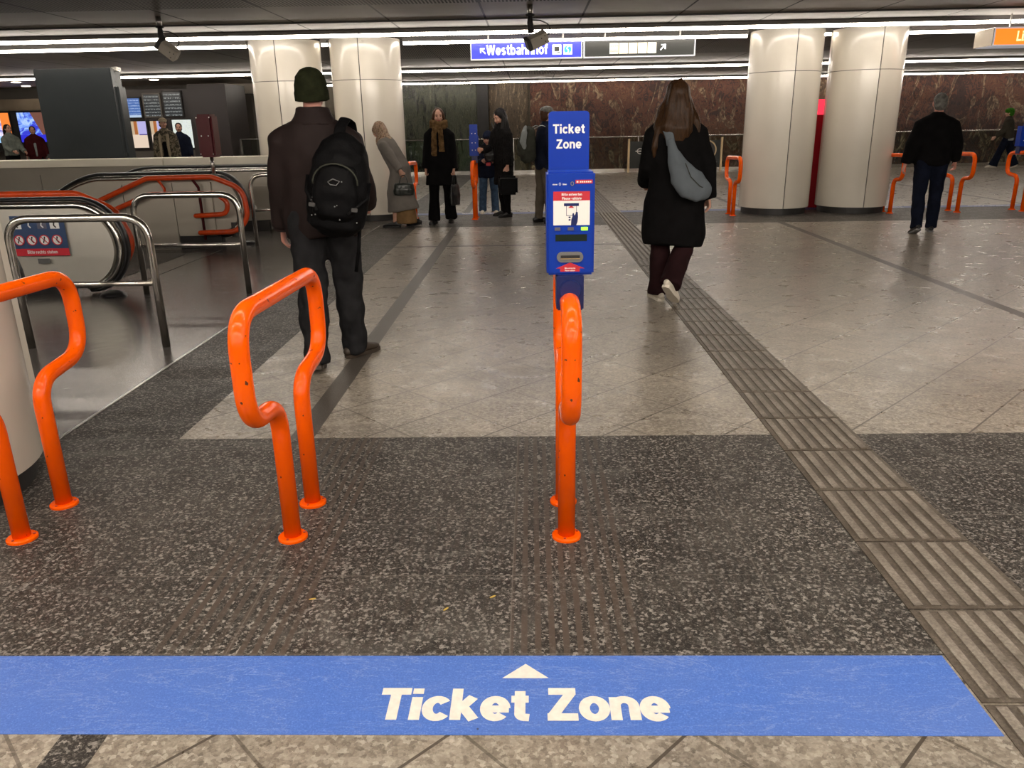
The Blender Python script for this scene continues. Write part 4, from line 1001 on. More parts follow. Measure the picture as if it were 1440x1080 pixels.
r = empty('advert_wall', (-14.75, 23.9, 0), 0, 'row of bright advertising screens under a bronze band at far left', 'advert screens')
bbox('bronze_band', (-2.5, 1.25, -.15, .3, 2.08, 2.40), 'bronze', r, bev=.03)
bbox('backing', (-2.5, 1.25, 0, .3, .95, 2.08), 'blackmat', r)
screen('advert_screen', -1.75, -.55, 1.20, 2.03, 'scr_adorange', r)
screen('advert_screen', -.30, .50, 1.20, 2.03, 'scr_adblue', r)
screen('advert_screen', .72, 1.10, 1.20, 2.03, 'scr_adblue', r)
# ================================================================ PEOPLE
def remesh(name, bm, mat, parent, vox=.01, sm=4, amp=0, freq=9, seed=0, stretchz=1):
    """fuse overlapping closed lofts into one continuous skin"""
    me = bpy.data.meshes.new(name + '_src'); bmesh.ops.recalc_face_normals(bm, faces=bm.faces); bm.to_mesh(me); bm.free()
    o = bpy.data.objects.new(name, me); COL.objects.link(o)
    m = o.modifiers.new('r', 'REMESH'); m.mode = 'VOXEL'; m.voxel_size = vox; m.adaptivity = 0
    if sm:
        s = o.modifiers.new('s', 'SMOOTH'); s.iterations = sm; s.factor = .5
    dg = bpy.context.evaluated_depsgraph_get(); dg.update()
    new = bpy.data.meshes.new_from_object(o.evaluated_get(dg))
    o.modifiers.clear(); old = o.data; o.data = new; bpy.data.meshes.remove(old)
    new.name = name
    if amp:
        ns = [v.normal.copy() for v in new.vertices]
        for v, n in zip(new.vertices, ns):
            p = v.co * freq; p.z *= stretchz
            q = noise.noise(p + V((seed, 0, 0))) + .5 * noise.noise(p * 2.1 + V((0, seed, 3)))
            v.co += n * (amp * q)
    for p in new.polygons: p.use_smooth = True
    new.materials.clear(); new.materials.append(M[mat] if isinstance(mat, str) else mat)
    o.parent = parent
    return o
def frame(d, n):
    """matrix with columns (across, n, d): d pointing along, n the facing normal"""
    d = d.normalized(); n = (n - d * n.dot(d)).normalized(); a = n.cross(d)
    return Matrix((a, n, d)).transposed()

def hand(bm, wrist, d, pn, thumb, curl=22, s=1.0, spread=1.0):
    """d: direction of the hand, pn: palm normal, thumb: direction of thumb side"""
    d = d.normalized(); pn = (pn - d * pn.dot(d)).normalized(); th = (thumb - d * thumb.dot(d) - pn * thumb.dot(pn)).normalized()
    kn = wrist + d * .090 * s
    tube(bm, [wrist - d * .02 * s, wrist + d * .02 * s, wrist + d * .055 * s, kn], [(.026 * s, .019 * s), (.031 * s, .016 * s), (.040 * s, .0155 * s), (.040 * s, .0135 * s)], ref=th, n=14, rounded=True)
    for i, (L, off) in enumerate(((.072, .031), (.080, .0105), (.074, -.0105), (.058, -.031))):
        p = kn + th * off * s * spread - d * (.004 + (.008 if i == 3 else 0)) * s
        dd = (d + th * off * 1.6 * spread).normalized(); pts = [p - dd * .012 * s, p]; ang = 0
        for k, seg in enumerate((.45, .31, .24)):
            ang += radians(curl * (1 if k == 0 else 1.15) + i * 2)
            p = p + (dd * cos(ang) + pn * sin(ang)) * (L * seg * s); pts.append(p)
        r = .0088 * s
        tube(bm, pts, [r, r, r * .95, r * .88, r * .75], ref=th, n=10, rounded=True)
    b = wrist + d * .022 * s + th * .026 * s
    t1 = (d * .75 + th * .62 + pn * .25).normalized(); t2 = (d * .92 + th * .25 + pn * .35).normalized()
    p1 = b + t1 * .040 * s; p2 = p1 + t2 * .030 * s; p3 = p2 + (d + pn * .4).normalized() * .022 * s
    tube(bm, [b - t1 * .012, b, p1, p2, p3], [.014 * s, .0145 * s, .0115 * s, .0098 * s, .0078 * s], ref=pn, n=10, rounded=True)

def head_mesh(bm, c, R, s=1.0, neck_to=None):
    """c: centre of head; R columns: x right, y forward, z up"""
    def P(x, y, z): return c + R @ (V((x, y, z)) * s)
    ell(bm, P(0, -.012, .030), .074 * s, .094 * s, .088 * s, R)
    ell(bm, P(0, .018, -.025), .060 * s, .070 * s, .082 * s, R)
    ell(bm, P(0, .034, -.072), .038 * s, .044 * s, .036 * s, R)          # jaw / chin
    ell(bm, P(0, .070, -.088), .018 * s, .016 * s, .015 * s, R)
    tube(bm, [P(0, .080, .018), P(0, .094, -.006), P(0, .105, -.026), P(0, .090, -.034)], [(.007 * s, .010 * s), (.009 * s, .012 * s), (.014 * s, .012 * s), (.011 * s, .008 * s)], ref=R @ V((1, 0, 0)), n=10, rounded=True)
    for q in (-1, 1):
        ell(bm, P(q * .033, .074, .030), .022 * s, .012 * s, .008 * s, R)   # brow
        ell(bm, P(q * .040, .058, -.030), .024 * s, .024 * s, .022 * s, R)  # cheek
        ell(bm, P(q * .076, -.010, -.010), .010 * s, .020 * s, .032 * s, R)  # ear
    ell(bm, P(0, .084, -.052), .022 * s, .010 * s, .011 * s, R)
def face_details(parent, c, R, s=1.0):
    def P(x, y, z): return c + R @ (V((x, y, z)) * s)
    for q in (-1, 1):
        bm = bmesh.new(); ell(bm, P(q * .031, .0815, .010), .012 * s, .006 * s, .0065 * s, R); link('eye', bm, 'eye', parent, True)
        bm = bmesh.new(); tube(bm, [P(q * .014, .089, .027), P(q * .032, .088, .033), P(q * .050, .076, .028)], [.0030 * s, .0036 * s, .0024 * s], n=8); link('eyebrow', bm, 'hair_brown', parent, True)
    bm = bmesh.new(); ell(bm, P(0, .0925, -.052), .023 * s, .006 * s, .0075 * s, R); link('mouth', bm, 'lip', parent, True)

class Fig: pass
def skeleton(lean=4, legL=(0, 0, 2), legR=(0, 0, 2), footL=0, footR=0, armL=(0, 8, 12), armR=(0, 8, 12), neck=0, headp=0, heady=0, hand_in=0, twist=0, shrug=0, width=1.0, hr=.42):
    """all angles in degrees; faces +Y; leg = (swing forward, knee bend, outward); arm = (swing forward, outward, elbow, inward)"""
    F = Fig(); F.w = width
    P0 = V((0, 0, .92)); F.leg = {}; F.arm = {}
    for s, lg, fp in ((-1, legL, footL), (1, legR, footR)):
        sw, kn, ou = lg[:3]; sx_ = lg[3] if len(lg) > 3 else None
        H = P0 + V((s * .088 * width, 0, -.01))
        a = radians(sw); k = radians(sw - kn); o = radians(ou)
        K = H + V((s * sin(o), sin(a), -cos(a) * cos(o))).normalized() * .43
        A = K + V((s * sin(o) * .6 if sx_ is None else -s * sin(radians(sx_)), sin(k), -cos(k))).normalized() * .41
        f = radians(fp); fy = radians(lg[4]) if len(lg) > 4 else s * .13
        fd = V((sin(fy) * cos(f), cos(fy) * cos(f), -sin(f))).normalized()
        F.leg[s] = [H, K, A, fd]
    lowest = min(min(F.leg[s][2].z - .085, F.leg[s][2].z - .02 + F.leg[s][3].z * .16 - .045) for s in (-1, 1))
    dz = V((0, 0, -lowest))
    for s in (-1, 1): F.leg[s][:3] = [p + dz for p in F.leg[s][:3]]
    P0 = P0 + dz; F.P = P0
    l = radians(lean); t = V((0, sin(l), cos(l))); F.t = t; F.f = V((0, cos(l), -sin(l)))
    Tw = Matrix.Rotation(radians(twist), 3, t)
    F.X = Tw @ V((1, 0, 0)); F.f = Tw @ F.f
    F.chest = P0 + t * .34; F.nb = P0 + t * .53
    hl = radians(lean * .4 + neck); hd = V((0, sin(hl), cos(hl)))
    F.head = F.nb + hd * .158
    F.R = Matrix.Rotation(radians(heady), 3, 'Z') @ Matrix.Rotation(radians(-headp), 3, 'X')
    for s, A in ((-1, armL), (1, armR)):
        sw, ou, el = A[:3]; inn = A[3] if len(A) > 3 else 0
        S = P0 + t * (.452 + shrug) + F.X * (s * .155 * width)
        a = radians(sw); o = radians(ou)
        u = (F.X * (s * sin(o)) + V((0, sin(a), -cos(a))) * cos(o)).normalized()
        a2 = radians(sw + el); i = radians(inn)
        v = (F.X * (s * (sin(o) * .5 * cos(i) - sin(i))) + V((0, sin(a2), -cos(a2))) * cos(i)).normalized()
        E = S + u * .285; W = E + v * .255
        F.arm[s] = [S, E, W, v, u]
    return F
def make_body(F, root, vox=.009, palm=None, curl=(24, 24), face=True, skin='skin', hs=1.0):
    bm = bmesh.new(); t = F.t; P = F.P; X = F.X
    head_mesh(bm, F.head, F.R, hs)
    hb = F.head + F.R @ V((0, -.025, -.05))
    tube(bm, [F.nb - t * .05, F.nb, hb], [(.062, .058), (.055, .055), (.052, .054)], ref=X, n=16)
    tube(bm, [P + t * .0, P + t * .04, P + t * .16, P + t * .34, P + t * .45, P + t * .50], [(.08 * F.w, .06), (.11 * F.w, .08), (.105 * F.w, .08), (.13 * F.w, .09), (.10 * F.w, .06), (.05, .05)], ref=X, n=20, rounded=True)
    for s in (-1, 1):
        H, K, A, fd = F.leg[s]
        tube(bm, [H + V((0, 0, .03)), (H + K) / 2, K, (K + A) / 2 + V((0, -.005, 0)), A], [.060, .058, .046, .044, .034], n=14, rounded=True)
        tube(bm, [A - fd * .03 - V((0, 0, .03)), A + fd * .06 - V((0, 0, .045)), A + fd * .13 - V((0, 0, .055))], [(.028, .03), (.034, .025), (.03, .018)], n=12, rounded=True)
        S, E, W, v, u = F.arm[s]
        tube(bm, [S - X * (s * .05) - t * .02, S - t * .01, (S + E) / 2, E, (E + W) / 2, W], [.045, .048, .040, .035, .033, .026], ref=(0, 1, 0), n=14, rounded=True)
        pn = -X * s; th = V((0, 1, 0)) + u * .001
        if palm and palm.get(s): pn, th = V(palm[s][0]), V(palm[s][1])
        hand(bm, W, v, pn, th, curl=curl[0 if s < 0 else 1])
    o = remesh('body', bm, skin, root, vox, 2)
    if face: face_details(o, F.head, F.R, hs)
    return o
def limb_sleeve(bm, F, s, r=(.068, .058, .045), end=.0, flat=1.0):
    S, E, W, v, u = F.arm[s]
    W2 = W + v * end
    tube(bm, [S - F.X * (s * .09) + F.t * .012, S - F.X * (s * .02) - F.t * .012, S + (E - S) * .14 + F.X * (s * .004), S + (E - S) * .5, E, E + (W2 - E) * .5, W2], [(r[0] * .50, r[0] * .6), (r[0] * .80, r[0] * .85), (r[0], r[0]), ((r[0] + r[1]) / 2,) * 2, (r[1], r[1]), ((r[1] + r[2]) / 2,) * 2, (r[2], r[2])], ref=(0, 1, 0), n=18)
def jacket(name, F, root, mat, hem=-.12, k=1.0, vox=.011, sleeve=(.068, .058, .047), amp=.006, freq=8, collar=True, flare=0, sl_end=-.01, depth=1.0, seed=0, skirt_slack=.03, collar_h=.07, sides=(-1, 1), hemw=None):
    """torso garment; hem: distance below hip joint (negative = above)"""
    bm = bmesh.new(); P, t, X = F.P, F.t, F.X; w = F.w
    pts = [P + t * .56, P + t * .54, P + t * .52, P + t * .495, P + t * .455, P + t * .39, P + t * .30, P + t * .20, P + t * .08, P]
    rad = [(.074, .070), (.100, .080), (.134 * w, .090), (.160 * w, .098), (.174 * w, .108), (.180 * w, .118), (.176 * w, .122), (.168 * w, .120), (.175 * w, .125), (.182 * w, .130)]
    rad = [(a * k, b * k * depth) for a, b in rad]
    n = max(1, int(hem / .09)) if hem > 0 else 0
    if hem > 0:
        for i in range(1, n + 1):
            z = P.z - hem * i / n; xs, ys, rr = [], [], []
            for s in (-1, 1):
                H, K, A, _ = F.leg[s]
                if z > K.z: f = (H.z - z) / max(1e-3, H.z - K.z); q = H.lerp(K, max(0, min(1, f))); r = .085
                else: f = (K.z - z) / max(1e-3, K.z - A.z); q = K.lerp(A, max(0, min(1, f))); r = .06
                xs += [q.x - r, q.x + r]; ys += [q.y - r, q.y + r]
            x0, x1, y0, y1 = min(xs), max(xs), min(ys), max(ys)
            fl = flare * i / n
            pts.append(V(((x0 + x1) / 2, (y0 + y1) / 2, z)))
            rad.append((max((x1 - x0) / 2 + skirt_slack, .165 * w * k) + fl, max((y1 - y0) / 2 + skirt_slack, .12) + fl))
    tube(bm, pts, rad, ref=X, n=28)
    for s in sides: limb_sleeve(bm, F, s, sleeve, sl_end)
    if collar:
        tube(bm, [P + t * .49, P + t * (.53 + collar_h * .3), P + t * (.53 + collar_h)], [(.10, .09), (.080, .080), (.072, .076)], ref=X, n=20)
    return remesh(name, bm, mat, root, vox, 16, amp, freq, seed, .7)
def trousers(F, root, mat, vox=.011, r=(.098, .072, .060), flare=0, amp=.006, freq=10, seed=1, break_=.0):
    bm = bmesh.new(); P, X = F.P, F.X
    tube(bm, [P + F.t * .09, P, P - V((0, 0, .09))], [(.155 * F.w, .112), (.170 * F.w, .120), (.13 * F.w, .10)], ref=X, n=22)
    for s in (-1, 1):
        H, K, A, fd = F.leg[s]
        E = A + (A - K).normalized() * (.035 + break_)
        tube(bm, [H + V((0, 0, .02)), H.lerp(K, .35), H.lerp(K, .75), K, K.lerp(A, .35), K.lerp(A, .8), E], [(r[0], r[0] * 1.05), (r[0] * .95, r[0]), (r[1] * 1.1,) * 2, (r[1],) * 2, (r[1] * .98 + flare * .2,) * 2, (r[2] + flare * .7,) * 2, (r[2] + flare,) * 2], n=20)
    return remesh('trousers', bm, mat, root, vox, 4, amp, freq, seed, .8)
def shoes(F, root, mat, sole='shoe_black', vox=.007, s_=1.0, high=0):
    for s in (-1, 1):
        H, K, A, fd = F.leg[s]
        up = V((0, 0, 1)); up = (up - fd * up.dot(fd)).normalized(); side = fd.cross(up)
        base = A - up * .085
        def P(f, u_): return base + fd * f * s_ + up * u_
        bm = bmesh.new()
        tube(bm, [P(-.075, .045), P(-.04, .05), P(.02, .055), P(.08, .045), P(.13, .037), P(.175, .032), P(.195, .028)], [(.028, .030), (.036, .040), (.038, .045), (.042, .034), (.046, .026), (.040, .020), (.024, .012)], ref=side, n=18, rounded=True)
        tube(bm, [P(-.02, .05), P(-.015, .10 + high)], [(.038, .048), (.036, .042)], ref=side, n=16)
        up_o = remesh('shoe', bm, mat, root, vox, 2)
        bm = bmesh.new()
        ol = [(-.088, .0), (-.075, .030), (-.02, .034), (.04, .034), (.10, .046), (.15, .046), (.19, .034), (.212, .0)]
        pts = [P(a, 0) + side * b for a, b in ol] + [P(a, 0) - side * b for a, b in ol[-2:0:-1]]
        extrude_outline(bm, pts, up, .024); link('sole', bm, sole, up_o)
def hair_cap(bm, c, R, s=1.0, back=.02, low=-.03, face=.03):
    def P(x, y, z): return c + R @ (V((x, y, z)) * s)
    ell(bm, P(0, -.030, .036), .086 * s, .098 * s, .092 * s, R)
    ell(bm, P(0, -.055, -.020), .080 * s, .066 * s, .085 * s, R)
    return P
def new_person(name, x, y, heading, s, label, cat='person'):
    """heading in degrees: 0 faces away from the camera (+Y), 180 faces it, 90 faces left"""
    return empty('person', (x, y, 0), radians(heading), label, cat, None, s)

# ---- 1: man with backpack, walking away, nearest
r = new_person('p', -1.245, 4.70, 3, .995, 'man seen from behind in dark brown jacket and dark green beanie, walking away')
F = skeleton(lean=2, legL=(-11, 6, -3), legR=(10, 3, 1, None, 36), footL=14, footR=0, armL=(3, 11, 8), armR=(14, 11, 42, 6), neck=6, headp=-6, width=1.16)
b = make_body(F, r, .0075, curl=(20, 45), face=False, skin='skinpink')
jacket('jacket', F, r, 'c_brown', hem=.135, k=1.12, vox=.011, sleeve=(.090, .080, .064), amp=.016, freq=7.5, flare=.0, sl_end=.01, seed=3, collar_h=.06)
bm = bmesh.new(); tube(bm, [F.P + F.t * .50, F.P + F.t * .54, F.P + F.t * .575, F.P + F.t * .60], [(.150, .112), (.118, .106), (.101, .102), (.096, .102)], ref=F.X, n=24); remesh('collar', bm, 'c_brown', r, .009, 3, .004, 12)
for s in (-1, 1):
    W = F.arm[s][2]; v = F.arm[s][3]; bm = bmesh.new(); tube(bm, [W - v * .03, W + v * .022], [.058, .056], ref=(0, 1, 0), n=22); autosmooth(link('cuff', bm, 'c_brown', r))
trousers(F, r, 'c_jeans', r=(.112, .088, .074), amp=.016, freq=11, break_=.015, flare=.004)
shoes(F, r, 'shoe_brown', 'shoe_brown', s_=1.0)
bm = bmesh.new(); P = F.head; Rm = F.R
def HP(x, y, z): return P + Rm @ V((x, y, z))
tube(bm, [HP(0, -.012, -.045), HP(0, -.012, -.02), HP(0, -.014, .04), HP(0, -.018, .085), HP(0, -.02, .118), HP(0, -.02, .132)], [(.090, .104), (.094, .110), (.092, .108), (.080, .094), (.052, .062), (.015, .018)], ref=Rm @ V((1, 0, 0)), n=28)
tube(bm, [HP(0, -.012, -.050), HP(0, -.012, .002)], [(.098, .113), (.098, .114)], ref=Rm @ V((1, 0, 0)), n=28)
remesh('beanie', bm, 'c_olive', r, .007, 3, .0015, 60)
man = r; FM = F
# backpack: top-level, hangs from his right shoulder
def backpack(loc, rz, label, mat, s=1.0, big=True):
    r = empty('backpack', loc, rz, label, 'backpack', None, s)
    bm = bmesh.new()
    tube(bm, [(0, 0, -.26), (0, -.02, -.22), (0, -.03, -.05), (0, -.02, .10), (0, 0, .20), (0, .02, .245)], [(.10, .07), (.155, .115), (.165, .125), (.155, .115), (.115, .09), (.05, .05)], ref=(1, 0, 0), n=26)
    remesh('main_bag', bm, mat, r, .010, 5, .010, 11, 2)
    bm = bmesh.new()
    tube(bm, [(0, -.105, -.19), (0, -.125, -.16), (0, -.135, -.05), (0, -.115, .07), (0, -.09, .11)], [(.08, .03), (.115, .05), (.12, .055), (.10, .045), (.05, .02)], ref=(1, 0, 0), n=24)
    remesh('front_pocket', bm, mat, r, .009, 4, .006, 14, 5)
    bm = bmesh.new(); tube(bm, [(-.115 + .0, -.155, -.02)] + [(.115 * -cos(a), -.165 - .004 * sin(a), .0 + .095 * sin(a)) for a in [k * pi / 12 for k in range(13)]], .0045, ref=(0, 1, 0), n=8); link('zip', bm, 'c_packolive', r, True)
    if big:
        for q in (-1, 1):
            bm = bmesh.new(); tube(bm, [(q * .165, -.05, .02), (q * .16, -.09, -.06), (q * .08, -.18, -.15)], (.009, .003), n=8); link('compression_strap', bm, 'c_pack', r, True)
            bm = bmesh.new(); box(bm, q * .11 - .016, q * .11 + .016, -.172, -.160, -.135, -.115, bev=.002); link('buckle', bm, 'darkbase', r)
        bm = bmesh.new(); tube(bm, [(-.035, -.187, -.0), (-.01, -.190, .018), (.025, -.190, .010), (.01, -.190, -.012), (-.02, -.190, -.012), (-.035, -.187, 0)], .0028, n=6); link('emblem', bm, 'slot', r, True)
        bm = bmesh.new()
        for q in range(14):
            a = random.uniform(-.13, .13); z = random.uniform(-.2, .02); ell(bm, (a, -.186 + abs(a) * .42, z), .004, .003, .004)
        link('zip_pulls', bm, 'slot', r)['kind'] = 'stuff'
    return r
import math as _m
def world_of(root, p):
    return Matrix.Translation(root.location) @ Matrix.Rotation(root.rotation_euler.z, 4, 'Z') @ Matrix.Scale(root.scale[0], 4) @ p
bp = world_of(man, F.P + F.t * .19 + V((.17, -.25, 0)))
r = backpack(bp, radians(-4), 'bulky black backpack hanging on the right shoulder of the brown jacket man', 'c_pack', 1.04)
r.rotation_euler = (radians(-4), radians(9), radians(4))
bm = bmesh.new(); tube(bm, fillet([(-.03, .0, .19), (-.035, .08, .29), (-.025, .17, .345), (-.01, .28, .335), (.02, .34, .18)], .05), (.030, .006), ref=(1, 0, 0), n=10); link('shoulder_strap', bm, 'c_pack', r, True)
bm = bmesh.new(); tube(bm, [(-.04, .02, .20), (-.05, .0, .24), (0, .0, .26), (.04, .02, .20)], .010, n=8); link('grab_handle', bm, 'c_pack', r, True)
bm = bmesh.new(); tube(bm, [(.12, .03, -.22), (.125, .04, -.33), (.12, .05, -.47)], (.010, .003), n=8); link('loose_strap', bm, 'c_pack', r, True)

# ---- 2: woman in black coat with sling bag, walking away
r = new_person('p', 1.14, 6.38, 3, .98, 'woman from behind in long black coat, long reddish hair, right foot lifted')
F = skeleton(lean=3, legL=(5, 2, -1), legR=(-2, 38, 3, 26, 35), footL=0, footR=36, armL=(8, 8, 50, 8), armR=(-8, 17, 10), neck=6, headp=4, width=1.04)
make_body(F, r, .008, curl=(30, 26), face=False)
jacket('coat', F, r, 'c_black', hem=.47, k=1.12, vox=.013, sleeve=(.084, .078, .072), amp=.010, freq=6, flare=.035, sl_end=.03, seed=9, skirt_slack=.06, collar_h=.05)
trousers(F, r, 'c_maroon', r=(.100, .082, .075), amp=.010, freq=9, flare=.015)
shoes(F, r, 'shoe_white', 'shoe_white', s_=1.02)
bm = bmesh.new(); P_ = hair_cap(bm, F.head, F.R, 1.06)
tube(bm, [P_(0, -.05, .05), P_(0, -.075, -.04), P_(-.005, -.085, -.13), P_(-.02, -.105, -.23), P_(-.035, -.11, -.31)], [(.085, .07), (.100, .062), (.118, .055), (.128, .046), (.09, .026)], ref=(1, 0, 0), n=24, rounded=True)
tube(bm, [P_(-.06, -.02, .0), P_(-.105, -.03, -.10), P_(-.145, -.055, -.22), P_(-.165, -.06, -.36), P_(-.17, -.06, -.42)], [.04, .044, .044, .034, .014], n=14, rounded=True)
tube(bm, [P_(.06, -.02, .0), P_(.095, -.03, -.09), P_(.13, -.055, -.18), P_(.16, -.06, -.27), P_(.175, -.05, -.35)], [.04, .038, .034, .024, .010], n=14, rounded=True)
remesh('hair', bm, 'hair_auburn', r, .010, 3, .010, 26, 4, .12)
bw = world_of(r, F.P + F.t * .16 + V((.07, -.20, 0)))
q = empty('sling_bag', bw, radians(3), 'slate grey sling bag slung across the back of the woman in black', 'bag')
bm = bmesh.new()
tube(bm, [(-.145, .06, .215), (-.13, .035, .13), (-.10, .0, .04), (-.055, -.025, -.05), (.01, -.04, -.12), (.08, -.035, -.165), (.14, -.005, -.17), (.17, .03, -.155)], [(.030, .012), (.045, .025), (.072, .045), (.105, .062), (.120, .070), (.098, .064), (.062, .045), (.02, .02)], ref=(1, 0, .35), n=22)
remesh('bag_body', bm, 'c_bag', q, .008, 4, .006, 10, 1)
bm = bmesh.new(); tube(bm, [(-.17, .11, .30), (-.150, .065, .23), (-.14, .05, .17)], (.034, .006), ref=(1, 0, .3), n=12, rounded=True); link('strap', bm, 'c_bag', q, True)
bm = bmesh.new(); tube(bm, [(-.055, -.085, .04), (-.015, -.112, -.06), (.06, -.108, -.13), (.12, -.07, -.155)], .0035, n=8); link('zip', bm, 'c_packolive', q, True)

# ---- 3: man in black at right, walking away
r = new_person('p', 5.03, 10.25, -12, .965, 'grey haired man from behind in black jacket and dark jeans, walking at right')
F = skeleton(lean=1, legL=(-7, 10, 2), legR=(4, 2, 2), footL=20, footR=0, armL=(-4, 20, 14), armR=(4, 22, 22), neck=4, headp=-2, width=1.06)
make_body(F, r, .009, curl=(28, 30), face=False, skin='skinpink')
jacket('jacket', F, r, 'c_black', hem=.09, k=1.15, vox=.013, sleeve=(.094, .082, .064), amp=.008, freq=6, sl_end=-.01, seed=12, collar_h=.055)
trousers(F, r, 'c_darkblue', r=(.110, .080, .072), amp=.009, freq=10)
shoes(F, r, 'shoe_black', 'slot', s_=1.05)
bm = bmesh.new(); P_ = hair_cap(bm, F.head, F.R, .96); remesh('hair', bm, 'hair_grey', r, .010, 3, .003, 50)

# ---- 4: woman with mustard scarf, facing camera
r = new_person('p', -1.345, 12.1, 176, .955, 'woman with long mustard scarf and open black coat walking toward the camera')
F = skeleton(lean=0, legL=(-4, 12, 2), legR=(5, 2, 3), footL=14, footR=0, armL=(2, 8, 6), armR=(2, 9, 6), neck=4, headp=2, heady=14, width=1.02)
b = make_body(F, r, .008, curl=(60, 60), face=True)
jacket('coat', F, r, 'c_black', hem=.34, k=1.10, vox=.012, sleeve=(.080, .070, .062), amp=.008, freq=6, flare=.03, sl_end=.0, seed=22, collar=True)
trousers(F, r, 'c_black', r=(.098, .078, .082), flare=.018, amp=.006)
shoes(F, r, 'shoe_black', 'shoe_black')
bm = bmesh.new()
for a in range(2): tube(bm, [(F.nb + F.t * (.015 + .05 * a)) + V((.105 * cos(t_), .095 * sin(t_) + .015, .012 * sin(2 * t_ + a))) for t_ in [k * 2 * pi / 20 for k in range(21)]], .040, n=12)
for dx, ln in ((-.050, .36), (.052, .42)):
    tube(bm, [F.nb + V((dx * .6, .105, .02)), F.nb + V((dx, .150, -.08)), F.nb + V((dx * 1.1, .155, -.22)), F.nb + V((dx * 1.2, .158, -ln))], [(.036, .03), (.040, .024), (.044, .020), (.046, .018)], ref=(1, 0, 0), n=16)
remesh('scarf', bm, 'c_mustard', r, .009, 3, .007, 26, 3)
bm = bmesh.new(); P_ = hair_cap(bm, F.head, F.R, 1.02)
for q_ in (-1, 1): tube(bm, [P_(q_ * .05, .02, .075), P_(q_ * .076, .030, .02), P_(q_ * .082, .010, -.06), P_(q_ * .09, -.02, -.15)], [.022, .022, .024, .02], n=12, rounded=True)
tube(bm, [P_(0, -.07, 0), P_(0, -.075, -.16)], [(.085, .05), (.09, .04)], ref=(1, 0, 0), n=16, rounded=True)
remesh('hair', bm, 'hair_brown', r, .009, 3, .005, 30, 6, .3)
hw = world_of(r, F.arm[-1][2] + F.arm[-1][3] * .10)
def handbag(loc, rz, label, mat, w, h, d, handle, style='tote'):
    q = empty('handbag', loc, rz, label, 'bag')
    bm = bmesh.new()
    tube(bm, [(0, 0, -handle), (0, 0, -handle - h * .12), (0, 0, -handle - h * .6), (0, 0, -handle - h)], [(w * .40, d * .25), (w * .46, d * .42), (w * .52, d * .52), (w * .48, d * .45)], ref=(1, 0, 0), n=26)
    remesh('bag_body', bm, mat, q, .007, 3, .006, 14)
    for yy in (-1, 1):
        bm = bmesh.new(); tube(bm, fillet([(-w * .22, yy * d * .2, -handle - h * .1), (-w * .10, yy * .01, -.004), (w * .10, yy * .01, -.004), (w * .22, yy * d * .2, -handle - h * .1)], .05), .006, n=8); link('handle', bm, mat, q, True)
    return q
handbag(hw, radians(70), 'slim black tote bag held by the woman with mustard scarf', 'shoe_black', .30, .30, .09, .14)

# ---- 5: stooped figure with headscarf, facing left
r = new_person('p', -1.90, 11.75, 72, .90, 'stooped figure in patterned headscarf and long grey coat, facing left')
F = skeleton(lean=30, legL=(10, 8, 2), legR=(-8, 10, 2), footL=0, footR=8, armL=(-44, 12, 6), armR=(-8, 4, 5), neck=20, headp=22, width=1.05)
make_body(F, r, .009, curl=(60, 70), face=True)
jacket('coat', F, r, 'c_grey', hem=.66, k=1.12, vox=.013, sleeve=(.088, .076, .062), amp=.012, freq=6, flare=.05, sl_end=.0, seed=31, collar=False, depth=1.1, skirt_slack=.05)
bm = bmesh.new(); A1 = F.leg[-1][2]; A2 = F.leg[1][2]; mid = (A1 + A2) / 2
tube(bm, [mid + V((0, 0, .25)), mid + V((0, 0, .05)), mid + V((0, 0, -.03))], [(.15, .17), (.155, .19), (.16, .19)], n=24); remesh('skirt', bm, 'c_tan', r, .012, 3, .006, 12)
shoes(F, r, 'shoe_black', 'shoe_black', s_=1.05)
bm = bmesh.new(); P_ = hair_cap(bm, F.head, F.R, 1.12)
ell(bm, P_(0, .0, .02), .09, .10, .10, F.R)
tube(bm, [P_(0, -.05, .02), P_(0, -.04, -.09), P_(0, -.04, -.19)], [(.10, .09), (.105, .10), (.14, .12)], ref=(1, 0, 0), n=22, rounded=True)
tube(bm, [P_(0, .06, -.09), P_(.02, .09, -.17), P_(.02, .08, -.27)], [(.045, .03), (.05, .03), (.04, .02)], ref=(1, 0, 0), n=14, rounded=True)
remesh('headscarf', bm, 'headscarf', r, .010, 3, .006, 14)
hw = world_of(r, F.arm[-1][2] + F.arm[-1][3] * .09)
handbag(hw, radians(10), 'dark green leather handbag in the hand of the stooped headscarf figure', 'bag_green', .30, .17, .13, .11)

# ---- 6: child
r = new_person('p', -.70, 13.45, 184, .75, 'small child in dark blue hat and dark coat beside the far validator')
F = skeleton(lean=2, legL=(2, 4, 4), legR=(-2, 2, 4), armL=(20, 6, 80, 20), armR=(20, 6, 80, 20), neck=10, headp=14, heady=-20, width=1.1)
make_body(F, r, .010, curl=(50, 50), face=True, hs=1.2)
jacket('coat', F, r, 'c_navy', hem=.16, k=1.2, vox=.014, sleeve=(.09, .08, .065), amp=.008, freq=7, seed=41)
trousers(F, r, 'c_lightblue', r=(.10, .085, .08), flare=.01)
shoes(F, r, 'shoe_white', 'shoe_white')
bm = bmesh.new(); P_ = hair_cap(bm, F.head, F.R, 1.28, 0); ell(bm, P_(0, .0, .045), .088 * 1.2, .10 * 1.2, .075 * 1.2, F.R); remesh('hat', bm, 'c_navy', r, .010, 3)
bm = bmesh.new(); P5 = F.P + V((0, .30, .14)); box(bm, P5.x - .05, P5.x + .05, P5.y - .02, P5.y + .02, P5.z - .02, P5.z + .05, bev=.006); link('mitten_toy', bm, 'red', r)

